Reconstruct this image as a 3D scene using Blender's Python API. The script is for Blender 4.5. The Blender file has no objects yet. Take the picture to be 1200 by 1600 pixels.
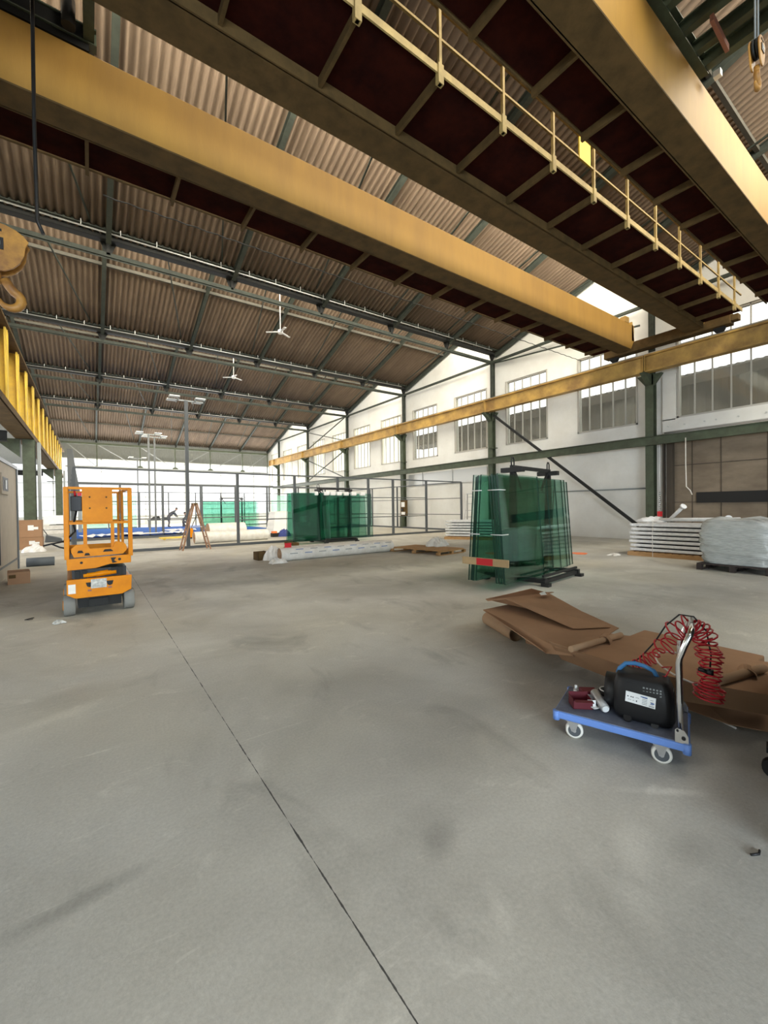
import bpy, bmesh, math, random
from mathutils import Vector, Matrix
random.seed(7)
PI = math.pi
sc = bpy.context.scene
C = sc.collection

# ------------------------------------------------------------------ camera
cam = bpy.data.cameras.new('camera'); co = bpy.data.objects.new('camera', cam); C.objects.link(co)
yaw, pitch, roll = 0.610986803, -0.0113445787, -0.0126777322
fw = Vector((math.sin(yaw)*math.cos(pitch), math.cos(yaw)*math.cos(pitch), math.sin(pitch)))
rt = Vector((math.cos(yaw), -math.sin(yaw), 0)); up = rt.cross(fw)
r2 = rt*math.cos(roll)+up*math.sin(roll); u2 = up*math.cos(roll)-rt*math.sin(roll)
co.matrix_world = Matrix(((r2.x, u2.x, -fw.x, 0), (r2.y, u2.y, -fw.y, 0), (r2.z, u2.z, -fw.z, 1.5), (0, 0, 0, 1)))
cam.sensor_fit = 'HORIZONTAL'; cam.sensor_width = 36; cam.lens = 654.44/1200*36
cam.clip_start = 0.05; cam.clip_end = 500
sc.camera = co

# ------------------------------------------------------------------ light
w = bpy.data.worlds.new('overcast'); sc.world = w; w.use_nodes = True
bg = w.node_tree.nodes['Background']; bg.inputs[0].default_value = (0.93, 0.97, 1, 1); bg.inputs[1].default_value = 2.4
sc.view_settings.view_transform = 'Standard'; sc.view_settings.look = 'None'
sc.view_settings.exposure = 0.27; sc.view_settings.gamma = 1; sc.view_settings.use_curve_mapping = False
try:
    sc.cycles.transparent_max_bounces = 32; sc.cycles.max_bounces = 8
except Exception: pass

Y0, SP = 7.66, 8.17                      # first column, bay spacing
VZ, SL = 10.0, 0.30                      # valley height, roof slope
WR, XC, XL = 18.95, 18.55, -3.3          # right wall, column line, left edge
NV = [Y0+SP*k for k in range(-2, 6)]     # valley planes -8.68 .. 48.5
def area(name, loc, rot, sx, sy, power, col=(1, 1, 1)):
    l = bpy.data.lights.new(name, 'AREA'); l.shape = 'RECTANGLE'; l.size = sx; l.size_y = sy; l.energy = power; l.color = col
    o = bpy.data.objects.new(name, l); C.objects.link(o); o.location = loc; o.rotation_euler = rot
    return o
GP = [560, 1550, 2500, 2100, 1900, 1700, 1800]
for k in range(7):                       # daylight entering through the vertical sawtooth glazing
    area('glazing_daylight', ((XL+WR)/2 if k > 1 else 10.6, NV[k]+0.12, VZ+1.35), (PI/2-0.25, 0, 0), 21 if k > 1 else 15, 2.0, GP[k], (1, 0.925, 0.78) if k > 0 else (0.92, 0.97, 1))
area('gable_daylight', (8.5, 52.2, 5.0), (PI/2, 0, PI), 21, 4, 2200, (1, 1, 1))
area('aisle_daylight', (-9.2, 26, 3.0), (0, -PI/2, 0), 4, 40, 1700, (1, 1, 1))
area('gate_daylight', (-3.0, -11.6, 3.0), (PI/2, 0, 0), 9, 4.5, 1850, (0.76, 0.89, 1))

# ------------------------------------------------------------------ materials
def mat(name, col, rough=0.7, metal=0.0, var=0.0, scale=3.0, col2=None, bump=0.0, bscale=40.0, spec=0.4, stretch=(1, 1, 1), detail=6):
    m = bpy.data.materials.new(name); m.use_nodes = True; nt = m.node_tree; b = nt.nodes['Principled BSDF']
    b.inputs['Base Color'].default_value = (*col, 1); b.inputs['Roughness'].default_value = rough; b.inputs['Metallic'].default_value = metal
    b.inputs['Specular IOR Level'].default_value = spec
    tc = nt.nodes.new('ShaderNodeTexCoord'); mp = nt.nodes.new('ShaderNodeMapping'); mp.inputs['Scale'].default_value = stretch
    nt.links.new(tc.outputs['Object'], mp.inputs['Vector'])
    if var > 0 or col2:
        n = nt.nodes.new('ShaderNodeTexNoise'); n.inputs['Scale'].default_value = scale; n.inputs['Detail'].default_value = detail; n.inputs['Roughness'].default_value = 0.65
        nt.links.new(mp.outputs[0], n.inputs['Vector'])
        cr = nt.nodes.new('ShaderNodeValToRGB'); nt.links.new(n.outputs['Fac'], cr.inputs['Fac'])
        c2 = col2 or tuple(c*(1-var) for c in col)
        cr.color_ramp.elements[0].position = 0.35; cr.color_ramp.elements[1].position = 0.65
        cr.color_ramp.elements[0].color = (*c2, 1); cr.color_ramp.elements[1].color = (*col, 1)
        nt.links.new(cr.outputs['Color'], b.inputs['Base Color'])
    if bump > 0:
        n2 = nt.nodes.new('ShaderNodeTexNoise'); n2.inputs['Scale'].default_value = bscale; n2.inputs['Detail'].default_value = 5
        nt.links.new(mp.outputs[0], n2.inputs['Vector'])
        bp = nt.nodes.new('ShaderNodeBump'); bp.inputs['Strength'].default_value = bump; bp.inputs['Distance'].default_value = 0.02
        nt.links.new(n2.outputs['Fac'], bp.inputs['Height']); nt.links.new(bp.outputs[0], b.inputs['Normal'])
    return m
M = {}
M['wall'] = mat('white_plaster', (0.78, 0.78, 0.75), 0.9, col2=(0.68, 0.67, 0.63), scale=0.6, bump=0.3, bscale=6)
M['roof'] = mat('fibre_cement_sheet', (0.215, 0.158, 0.112), 0.9, col2=(0.155, 0.112, 0.078), scale=1.0, stretch=(2, 0.3, 1))
M['rafter'] = mat('painted_dark_steel', (0.05, 0.060, 0.048), 0.65, var=0.4, scale=4)
M['green'] = mat('green_steel', (0.075, 0.098, 0.060), 0.6, col2=(0.05, 0.058, 0.036), scale=3)
M['black'] = mat('black_steel', (0.018, 0.018, 0.018), 0.5, var=0.3, scale=5)
M['gutter'] = mat('dark_gutter', (0.016, 0.017, 0.016), 0.7, var=0.3)
M['purlin'] = mat('dusty_purlin', (0.085, 0.08, 0.065), 0.8, var=0.2)
M['galv'] = mat('galvanised_conduit', (0.55, 0.56, 0.55), 0.4, 0.6)
M['yellow'] = mat('crane_yellow', (0.40, 0.222, 0.043), 0.55, col2=(0.33, 0.18, 0.038), scale=1.3, stretch=(1.6, 1, 0.25), bump=0.05)
M['yrail'] = mat('rail_beam_yellow', (0.52, 0.33, 0.09), 0.6, col2=(0.27, 0.16, 0.055), scale=1.4)
M['ybr'] = mat('yellow_stiffener', (0.80, 0.58, 0.07), 0.5, col2=(0.60, 0.42, 0.08), scale=2)
M['ydirt_shade'] = mat('dusty_shaded_yellow_steel', (0.115, 0.07, 0.025), 0.8, col2=(0.07, 0.044, 0.016), scale=3, spec=0.2)  # dusty brown, darkened further so crane undersides carry their shade in the colour
M['yhand'] = mat('dusty_railing_yellow', (0.44, 0.32, 0.12), 0.6, col2=(0.28, 0.20, 0.08), scale=4)
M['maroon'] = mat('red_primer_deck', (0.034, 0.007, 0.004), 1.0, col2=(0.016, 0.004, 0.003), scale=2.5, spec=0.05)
M['pad'] = mat('anthracite_frame', (0.075, 0.083, 0.09), 0.5)
M['pole'] = mat('grey_light_pole', (0.26, 0.28, 0.28), 0.5)
M['polegrey'] = mat('dark_grey_pole', (0.14, 0.15, 0.155), 0.5)
M['blue'] = mat('blue_turf', (0.02, 0.12, 0.52), 0.9, col2=(0.015, 0.09, 0.40), scale=8, bump=0.4, bscale=200)
M['white'] = mat('white_sheet', (0.82, 0.82, 0.82), 0.5, var=0.08, scale=6)
M['roll'] = mat('white_roll_wrap', (0.80, 0.78, 0.74), 0.45, col2=(0.66, 0.63, 0.57), scale=5)
M['tubew'] = mat('white_padded_tube', (0.80, 0.80, 0.80), 0.4, col2=(0.66, 0.66, 0.66), scale=8)
M['wood'] = mat('pallet_pine', (0.50, 0.30, 0.14), 0.8, col2=(0.34, 0.19, 0.08), scale=5, stretch=(1, 8, 8))
M['woodd'] = mat('dark_pallet', (0.045, 0.032, 0.028), 0.8, var=0.4)
M['batten'] = mat('pale_batten', (0.52, 0.37, 0.20), 0.7, var=0.15)
M['card'] = mat('cardboard', (0.37, 0.215, 0.12), 0.85, col2=(0.31, 0.18, 0.10), scale=2)
M['cardd'] = mat('cardboard_core_tube', (0.42, 0.27, 0.16), 0.8, var=0.15)
M['orange'] = mat('lift_orange', (0.70, 0.245, 0.0015), 0.45, col2=(0.58, 0.19, 0.003), scale=4, spec=0.2)
M['tyre'] = mat('grey_tyre', (0.24, 0.24, 0.22), 0.8, var=0.2)
M['dark'] = mat('dark_plastic', (0.012, 0.012, 0.013), 0.45)
M['darkc'] = mat('black_rubbery_plastic', (0.009, 0.009, 0.010), 0.5, bump=0.05, bscale=300)
M['chrome'] = mat('chrome_tube', (0.80, 0.80, 0.80), 0.16, 1.0)
M['steel'] = mat('zinc_steel', (0.55, 0.55, 0.55), 0.35, 0.8)
M['deckblue'] = mat('deck_blue', (0.14, 0.27, 0.66), 0.5, var=0.1)
M['deckgrey'] = mat('deck_mat_grey', (0.15, 0.17, 0.22), 0.75, col2=(0.09, 0.10, 0.14), scale=9)
M['handleblue'] = mat('handle_blue', (0.05, 0.19, 0.42), 0.4)
M['red'] = mat('red_polyurethane', (0.46, 0.010, 0.022), 0.3)
M['redtape'] = mat('red_label', (0.62, 0.02, 0.03), 0.5)
M['maroonbox'] = mat('maroon_carton', (0.13, 0.008, 0.018), 0.6, var=0.2)
M['label'] = mat('white_label', (0.82, 0.84, 0.84), 0.4)
M['ink'] = mat('ink', (0.03, 0.035, 0.05), 0.6)
M['inkb'] = mat('blue_print', (0.12, 0.20, 0.42), 0.6)
M['wheelw'] = mat('cream_tyre', (0.72, 0.70, 0.64), 0.5)
M['orangedot'] = mat('orange_marking', (0.95, 0.22, 0.06), 0.6)
M['booth'] = mat('booth_beige', (0.47, 0.42, 0.35), 0.7, var=0.1)
M['boothtrim'] = mat('booth_dark_trim', (0.11, 0.13, 0.15), 0.5)
M['door'] = mat('dusty_brown_panel', (0.235, 0.19, 0.14), 0.8, col2=(0.165, 0.13, 0.095), scale=0.9, stretch=(1, 1, 2.5), bump=0.1)
M['doorslot'] = mat('black_slot', (0.01, 0.01, 0.01), 0.6)
M['ext'] = mat('neighbour_roofing', (0.085, 0.07, 0.055), 0.9, col2=(0.05, 0.04, 0.03), scale=0.8, stretch=(1, 3, 0.3))
M['skin'] = mat('skin', (0.45, 0.27, 0.19), 0.6)
M['cloth'] = mat('dark_workwear', (0.09, 0.09, 0.10), 0.9, var=0.2)
M['mullion'] = mat('window_bar', (0.42, 0.40, 0.36), 0.6)
M['concrete'] = mat('lane_concrete', (0.4, 0.4, 0.38), 0.9, var=0.2)
M['band'] = mat('grey_cladding', (0.24, 0.25, 0.235), 0.8, var=0.2, stretch=(6, 1, 1))
M['ladderwood'] = mat('ladder_wood', (0.36, 0.21, 0.13), 0.7, var=0.3, scale=8)
M['alu'] = mat('aluminium', (0.5, 0.5, 0.5), 0.4, 0.7)
M['screen'] = mat('emblem_plate', (0.62, 0.62, 0.58), 0.5, col2=(0.3, 0.3, 0.28), scale=25)
M['hook'] = mat('hook_block_orange', (0.48, 0.24, 0.045), 0.5, col2=(0.22, 0.10, 0.03), scale=4)
M['bluecloth'] = mat('blue_cloth', (0.05, 0.07, 0.25), 0.8)
M['pink'] = mat('dusty_red_bar', (0.30, 0.13, 0.09), 0.7)

def glassy(name, tint, gloss=0.12, rough=0.02, diff=0.0, dcol=(1, 1, 1)):
    m = bpy.data.materials.new(name); m.use_nodes = True; nt = m.node_tree; nt.nodes.clear()
    out = nt.nodes.new('ShaderNodeOutputMaterial'); tr = nt.nodes.new('ShaderNodeBsdfTransparent'); tr.inputs[0].default_value = (*tint, 1)
    gl = nt.nodes.new('ShaderNodeBsdfGlossy'); gl.inputs['Roughness'].default_value = rough; gl.inputs[0].default_value = (0.95, 1, 0.98, 1)
    lw = nt.nodes.new('ShaderNodeLayerWeight'); lw.inputs[0].default_value = 0.5
    pw = nt.nodes.new('ShaderNodeMath'); pw.operation = 'POWER'; pw.inputs[1].default_value = 5; nt.links.new(lw.outputs['Facing'], pw.inputs[0])
    fr = nt.nodes.new('ShaderNodeMath'); fr.operation = 'MULTIPLY_ADD'; fr.inputs[1].default_value = 0.9; fr.inputs[2].default_value = 0.04; nt.links.new(pw.outputs[0], fr.inputs[0])
    mx = nt.nodes.new('ShaderNodeMixShader'); ml = nt.nodes.new('ShaderNodeMath'); ml.operation = 'MULTIPLY'; ml.inputs[1].default_value = gloss*10
    ml.use_clamp = True
    nt.links.new(fr.outputs[0], ml.inputs[0]); nt.links.new(ml.outputs[0], mx.inputs[0]); nt.links.new(tr.outputs[0], mx.inputs[1]); nt.links.new(gl.outputs[0], mx.inputs[2])
    last = mx
    if diff > 0:
        df = nt.nodes.new('ShaderNodeBsdfTranslucent'); df.inputs[0].default_value = (*dcol, 1)
        d2 = nt.nodes.new('ShaderNodeBsdfDiffuse'); d2.inputs[0].default_value = (*dcol, 1)
        m3 = nt.nodes.new('ShaderNodeMixShader'); nt.links.new(df.outputs[0], m3.inputs[1]); nt.links.new(d2.outputs[0], m3.inputs[2])
        m2 = nt.nodes.new('ShaderNodeMixShader'); m2.inputs[0].default_value = diff
        nt.links.new(mx.outputs[0], m2.inputs[1]); nt.links.new(m3.outputs[0], m2.inputs[2]); last = m2
    nt.links.new(last.outputs[0], out.inputs[0])
    return m
M['winglass'] = glassy('window_glass', (0.86, 0.86, 0.82), 0.10, 0.05, 0.10, (0.75, 0.72, 0.62))
M['frost'] = glassy('frosted_window_glass', (0.9, 0.9, 0.82), 0.04, 0.3, 0.5, (0.95, 0.93, 0.82))
M['pane'] = glassy('green_glass_face', (0.825, 0.922, 0.892), 0.10, 0.01)
M['paneb'] = glassy('green_glass_far_face', (0.70, 0.84, 0.80), 0.09, 0.01, 0.02, (0.1, 0.4, 0.3))
M['panec'] = glassy('pale_green_glass_face', (0.86, 0.955, 0.925), 0.09, 0.01)
M['mint'] = glassy('mint_glass', (0.80, 0.95, 0.89), 0.08, 0.02, 0.25, (0.62, 0.92, 0.80))
M['pedge'] = mat('glass_edge_dark_green', (0.008, 0.045, 0.032), 0.15)
M['film'] = glassy('translucent_cladding', (0.7, 0.7, 0.7), 0.03, 0.4, 0.85, (0.92, 0.93, 0.94))
M['wrap'] = mat('stretch_film', (0.50, 0.51, 0.49), 0.22, col2=(0.36, 0.37, 0.35), scale=6, stretch=(1, 1, 7), bump=0.9, bscale=9, spec=0.8)

# the concrete floor: dusty slab with patches, scuffs and one saw-cut joint
def floor_mat():
    m = bpy.data.materials.new('concrete_floor'); m.use_nodes = True; nt = m.node_tree; b = nt.nodes['Principled BSDF']; L = nt.links.new
    tc = nt.nodes.new('ShaderNodeTexCoord')
    def noise(s, d=6, r=0.6, st=(1, 1, 1), dist=0.0):
        mp = nt.nodes.new('ShaderNodeMapping'); mp.inputs['Scale'].default_value = st; L(tc.outputs['Object'], mp.inputs[0])
        n = nt.nodes.new('ShaderNodeTexNoise'); n.inputs['Scale'].default_value = s; n.inputs['Detail'].default_value = d; n.inputs['Roughness'].default_value = r; n.inputs['Distortion'].default_value = dist
        L(mp.outputs[0], n.inputs['Vector']); return n.outputs['Fac']
    def ramp(x, a, bb, ca, cb):
        r = nt.nodes.new('ShaderNodeValToRGB'); r.color_ramp.elements[0].position = a; r.color_ramp.elements[1].position = bb
        r.color_ramp.elements[0].color = (*ca, 1); r.color_ramp.elements[1].color = (*cb, 1); L(x, r.inputs[0]); return r.outputs[0]
    def mixc(f, a, bb, mode='MIX'):
        x = nt.nodes.new('ShaderNodeMix'); x.data_type = 'RGBA'; x.blend_type = mode
        if isinstance(f, float): x.inputs[0].default_value = f
        else: L(f, x.inputs[0])
        L(a, x.inputs[6]); L(bb, x.inputs[7]); return x.outputs[2]
    g = lambda v: (v, v, v)
    base = ramp(noise(0.55, 7, 0.6, dist=0.4), 0.36, 0.64, (0.42, 0.405, 0.365), (0.58, 0.565, 0.515))
    warm = ramp(noise(0.23, 3), 0.42, 0.62, (1, 1, 1), (1.0, 0.975, 0.90))
    c = mixc(1.0, base, warm, 'MULTIPLY')
    fine = ramp(noise(60, 4, 0.7), 0.3, 0.7, g(0.86), g(1.06)); c = mixc(1.0, c, fine, 'MULTIPLY')
    blot = ramp(noise(1.9, 8, 0.7, (1, 1.6, 1), 1.0), 0.58, 0.70, g(1.0), g(1.22)); c = mixc(1.0, c, blot, 'MULTIPLY')
    st = ramp(noise(1.1, 5, 0.6, (1.3, 0.7, 1), 0.6), 0.30, 0.42, g(0.78), g(1.0)); c = mixc(1.0, c, st, 'MULTIPLY')
    scr = ramp(noise(3.2, 6, 0.7, (0.35, 3.2, 1), 1.5), 0.62, 0.70, g(1.0), g(1.18)); c = mixc(1.0, c, scr, 'MULTIPLY')
    # stains and scuffs with a place of their own: x, y, long radius, short radius, turn, tone
    wb = noise(5, 6, 0.7)
    for (px, py, ra, rb, an, tone) in ((0.0, 2.0, 0.14, 0.035, 0.1, 0.74), (-0.2, 1.97, 0.08, 0.03, 0.0, 0.82), (1.25, 1.40, 0.09, 0.05, 0.5, 0.76), (1.30, 1.50, 0.12, 0.09, 0.2, 0.88), (0.77, 2.44, 0.10, 0.05, 1.2, 1.17), (2.42, 0.95, 0.16, 0.022, -0.7, 1.25), (1.90, 0.86, 0.13, 0.06, 0.4, 1.14), (1.66, 0.72, 0.10, 0.05, 0.9, 1.15), (1.22, 1.03, 0.07, 0.03, 1.1, 1.15), (1.02, 1.10, 0.06, 0.04, 1.5, 0.86), (-0.22, 3.87, 0.20, 0.06, 0.4, 1.13), (1.8, 3.2, 0.6, 0.2, -0.3, 0.93), (2.1, 0.72, 0.10, 0.05, 0.1, 0.86), (4.2, 7.5, 1.4, 0.30, -0.5, 0.91), (3.0, 5.4, 1.0, 0.22, -0.4, 0.92), (5.5, 9.4, 2.0, 0.35, -0.5, 0.92), (2.9, 8.6, 1.3, 0.25, -0.3, 0.86)):
        mp = nt.nodes.new('ShaderNodeMapping'); mp.vector_type = 'TEXTURE'; mp.inputs['Location'].default_value = (px, py, 0); mp.inputs['Rotation'].default_value = (0, 0, an); mp.inputs['Scale'].default_value = (ra, rb, 1)
        L(tc.outputs['Object'], mp.inputs[0]); ln = nt.nodes.new('ShaderNodeVectorMath'); ln.operation = 'LENGTH'; L(mp.outputs[0], ln.inputs[0])
        ad = nt.nodes.new('ShaderNodeMath'); ad.operation = 'MULTIPLY_ADD'; L(wb, ad.inputs[0]); ad.inputs[1].default_value = 2.2; L(ln.outputs['Value'], ad.inputs[2])
        c = mixc(1.0, c, ramp(ad.outputs[0], 0.0, 1.0, g(tone), g(1.0)), 'MULTIPLY')
        rp = [n for n in nt.nodes if n.type == 'VALTORGB'][-1]; sub = nt.nodes.new('ShaderNodeMath'); sub.operation = 'MULTIPLY_ADD'; sub.inputs[1].default_value = 0.7; sub.inputs[2].default_value = -1.0; sub.use_clamp = True
        L(ad.outputs[0], sub.inputs[0]); L(sub.outputs[0], rp.inputs[0])
    # joint at x = 0.75
    sx = nt.nodes.new('ShaderNodeSeparateXYZ'); L(tc.outputs['Object'], sx.inputs[0])
    a = nt.nodes.new('ShaderNodeMath'); a.operation = 'SUBTRACT'; L(sx.outputs[0], a.inputs[0]); a.inputs[1].default_value = 0.752
    ab = nt.nodes.new('ShaderNodeMath'); ab.operation = 'ABSOLUTE'; L(a.outputs[0], ab.inputs[0])
    wn = nt.nodes.new('ShaderNodeMath'); wn.operation = 'MULTIPLY_ADD'; L(noise(7, 4, 0.7), wn.inputs[0]); wn.inputs[1].default_value = 0.016; wn.inputs[2].default_value = -0.0053
    lt = nt.nodes.new('ShaderNodeMath'); lt.operation = 'LESS_THAN'; L(ab.outputs[0], lt.inputs[0]); L(wn.outputs[0], lt.inputs[1])
    dk = nt.nodes.new('ShaderNodeRGB'); dk.outputs[0].default_value = (0.07, 0.07, 0.065, 1)
    c = mixc(lt.outputs[0], c, dk.outputs[0])
    L(c, b.inputs['Base Color'])
    rr = ramp(noise(2.0, 5), 0.3, 0.7, g(0.50), g(0.78)); L(rr, b.inputs['Roughness']); b.inputs['Specular IOR Level'].default_value = 0.35
    bp = nt.nodes.new('ShaderNodeBump'); bp.inputs['Strength'].default_value = 0.25; bp.inputs['Distance'].default_value = 0.01
    L(noise(9, 8, 0.75), bp.inputs['Height']); L(bp.outputs[0], b.inputs['Normal'])
    return m
M['floor'] = floor_mat()

# ------------------------------------------------------------------ mesh helpers
class MB:
    def __init__(s): s.bm = bmesh.new(); s.mi = 0
    def _f(s, vs, sm=False):
        try:
            f = s.bm.faces.new(vs); f.material_index = s.mi; f.smooth = sm; return f
        except ValueError: return None
    def hexa(s, P):
        v = [s.bm.verts.new(p) for p in P]
        for q in ((0, 3, 2, 1), (4, 5, 6, 7), (0, 1, 5, 4), (1, 2, 6, 5), (2, 3, 7, 6), (3, 0, 4, 7)): s._f([v[i] for i in q])
    def box(s, x0, x1, y0, y1, z0, z1):
        s.hexa([(x0, y0, z0), (x1, y0, z0), (x1, y1, z0), (x0, y1, z0), (x0, y0, z1), (x1, y0, z1), (x1, y1, z1), (x0, y1, z1)]); return s
    def cbox(s, c, d, rz=0.0, mtx=None):
        m = Matrix.Translation(c) @ (mtx or Matrix.Rotation(rz, 4, 'Z')); x, y, z = d[0]/2, d[1]/2, d[2]/2
        s.hexa([m @ Vector(p) for p in ((-x, -y, -z), (x, -y, -z), (x, y, -z), (-x, y, -z), (-x, -y, z), (x, -y, z), (x, y, z), (-x, y, z))]); return s
    def bar(s, p, q, w, h, upv=(0, 0, 1)):
        p, q = Vector(p), Vector(q); d = (q-p).normalized(); u = Vector(upv)
        if abs(d.dot(u)) > 0.98: u = Vector((0, 1, 0))
        sd = d.cross(u).normalized(); u = sd.cross(d).normalized(); a, b = sd*w/2, u*h/2
        s.hexa([p-a-b, p+a-b, q+a-b, q-a-b, p-a+b, p+a+b, q+a+b, q-a+b]); return s
    def ibeam(s, p, q, w, h, t=0.02, upv=(0, 0, 1)):
        p, q = Vector(p), Vector(q); d = (q-p).normalized(); u = Vector(upv)
        if abs(d.dot(u)) > 0.98: u = Vector((0, 1, 0))
        sd = d.cross(u).normalized(); u = sd.cross(d).normalized()
        s.bar(p+u*(h/2-t/2), q+u*(h/2-t/2), w, t, u); s.bar(p-u*(h/2-t/2), q-u*(h/2-t/2), w, t, u); s.bar(p, q, t, h-2*t, u); return s
    def prism(s, pts, ext):
        n = len(pts); e = Vector(ext); a = [s.bm.verts.new(p) for p in pts]; b = [s.bm.verts.new(Vector(p)+e) for p in pts]
        s._f(a[::-1]); s._f(b)
        for i in range(n): s._f([a[i], a[(i+1) % n], b[(i+1) % n], b[i]])
        return s
    def tube(s, pts, r, seg=10, cap=True, close=False):
        pts = [Vector(p) for p in pts]; n = len(pts); rings = []; prev = None
        for i, p in enumerate(pts):
            if close: d = pts[(i+1) % n]-pts[i-1]
            else: d = (pts[min(i+1, n-1)]-pts[max(i-1, 0)])
            d.normalize()
            if prev is None:
                prev = d.orthogonal().normalized()
            a = (prev-d*prev.dot(d))
            if a.length < 1e-5: a = d.orthogonal()
            a.normalize(); b = d.cross(a); prev = a; rr = r[i] if isinstance(r, (list, tuple)) else r
            rings.append([s.bm.verts.new(p+(a*math.cos(t)+b*math.sin(t))*rr) for t in [2*PI*k/seg for k in range(seg)]])
        m = n if close else n-1
        for i in range(m):
            A, B = rings[i], rings[(i+1) % n]
            for k in range(seg): s._f([A[k], A[(k+1) % seg], B[(k+1) % seg], B[k]], True)
        if cap and not close: s._f(rings[0][::-1]); s._f(rings[-1])
        return s
    def cyl(s, p, q, r, seg=16): return s.tube([p, q], r, seg)
    def grid(s, P, sm=False):
        V = [[s.bm.verts.new(p) for p in row] for row in P]
        for i in range(len(V)-1):
            for j in range(len(V[0])-1): s._f([V[i][j], V[i][j+1], V[i+1][j+1], V[i+1][j]], sm)
        return s
    def build(s, name, m, parent=None, bevel=0, mats=None, solid=0):
        bmesh.ops.recalc_face_normals(s.bm, faces=s.bm.faces)
        me = bpy.data.meshes.new(name); s.bm.to_mesh(me); s.bm.free()
        for x in (mats or [m]): me.materials.append(M[x] if isinstance(x, str) else x)
        o = bpy.data.objects.new(name, me); C.objects.link(o)
        if parent: o.parent = parent
        if solid:
            md = o.modifiers.new('thick', 'SOLIDIFY'); md.thickness = solid; md.offset = 0
        if bevel:
            md = o.modifiers.new('bevel', 'BEVEL'); md.width = bevel; md.segments = 2; md.limit_method = 'ANGLE'; md.angle_limit = 0.6
        return o
def tag(o, label, cat, group=None, kind=None):
    o['label'] = label; o['category'] = cat
    if group: o['group'] = group
    if kind: o['kind'] = kind
    return o
def thing(name, label, cat, loc=(0, 0, 0), rz=0, group=None):
    o = bpy.data.objects.new(name, None); o.empty_display_size = 0.2; C.objects.link(o); o.location = loc; o.rotation_euler = (0, 0, rz)
    return tag(o, label, cat, group)
def struct(o): o['kind'] = 'structure'; return o
def dup(o, parent=None):
    c = o.copy(); C.objects.link(c); c.parent = parent
    for ch in [x for x in bpy.data.objects if x.parent == o and x != c]: dup(ch, c)
    return c

# ================================================================== the hall
b = MB(); b.box(-13, 24, -14, 60, -0.3, 0); struct(b.build('floor', 'floor'))
# --- right wall with window openings
WZ0, WZ1 = 4.85, 8.35
wins = [(1.3, 6.88, 4.85, 8.5)]
for k in range(0, 6):
    y = Y0+SP*k; wins += [(y+0.66, y+3.32, WZ0, WZ1), (y+4.9, y+7.5, WZ0, WZ1)]
wins = [x for x in wins if x[1] < 52.5]
wins.sort()
b = MB(); X0, X1 = WR, WR+0.35
DOOR = (0.2, 7.1)
def wallseg(y0, y1, z0, z1): b.box(X0, X1, y0, y1, z0, z1)
wallseg(-12, DOOR[0], 0, 4.3); wallseg(DOOR[1], 53, 0, 4.3); wallseg(-12, 53, 4.2, 4.85); wallseg(-12, 53, 8.5, 13.2)
last = -12
for (a, c, z0, z1) in wins:
    wallseg(last, a, 4.85, 8.5); last = c
    if z1 < 8.5: wallseg(a, c, z1, 8.5)
wallseg(last, 53, 4.85, 8.5)
struct(b.build('wall_right', 'wall'))
for i, (a, c, z0, z1) in enumerate(wins):
    f = MB(); n = 10 if c-a > 4 else 5
    f.box(X0-0.03, X0+0.2, a, a+0.07, z0, z1).box(X0-0.03, X0+0.2, c-0.07, c, z0, z1).box(X0-0.03, X0+0.2, a, c, z0, z0+0.07).box(X0+0.05, X0+0.2, a, c, z1-0.07, z1)
    for j in range(1, n): y = a+(c-a)*j/n; f.box(X0+0.05, X0+0.13, y-0.018, y+0.018, z0, z1)
    f.box(X0+0.05, X0+0.13, a, c, 7.72, 7.76)
    fo = struct(f.build('window_%d' % (i+1), 'mullion'))
    g = MB(); g.box(X0+0.085, X0+0.095, a, c, z0, z1); g.build('pane', 'winglass' if a < 24.5 else 'frost', fo)
# white apron panel with bolts above the door, roller door header
b = MB(); b.box(WR-0.12, WR-0.02, 0.2, 7.35, 4.36, 4.84); b.box(WR-0.12, WR-0.02, 6.9, 7.35, 4.8, 6.6); ap = struct(b.build('trim_1', 'wall'))
b = MB()
for y in [7.15, 6.6, 5.95, 5.6, 4.95, 4.2, 3.6, 3.0, 2.3]: b.cyl((WR-0.15, y, 4.56), (WR-0.11, y, 4.56), 0.03, 8)
b.build('bolt', 'galv', ap)['label'] = 'row of grey bolts'
b = MB(); b.cyl((WR-0.25, 0.2, 4.22), (WR-0.25, 7.2, 4.22), 0.12, 14); struct(b.build('trim_2', 'alu'))
b = MB(); b.box(WR+0.05, WR+0.12, 0.2, 7.1, 0, 4.3); dr = struct(b.build('door_1', 'door'))
b = MB()
for y in (1.6, 3.3, 4.2, 5.5, 6.4): b.box(WR+0.03, WR+0.05, y-0.012, y+0.012, 0, 4.2)
for z in (1.55, 3.0): b.box(WR+0.035, WR+0.05, 0.3, 7.0, z-0.012, z+0.012)
b.build('panel_seam', 'ext', dr)
b = MB(); b.box(WR-0.02, WR+0.05, 0.4, 6.25, 1.52, 1.92); b.build('slot', 'doorslot', dr)
b = MB(); b.box(WR-0.15, WR+0.05, 7.0, 7.2, 0, 4.2).box(WR-0.12, WR+0.05, 7.3, 7.36, 0, 4.2); b.build('door_jamb', 'ext', dr)
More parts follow.
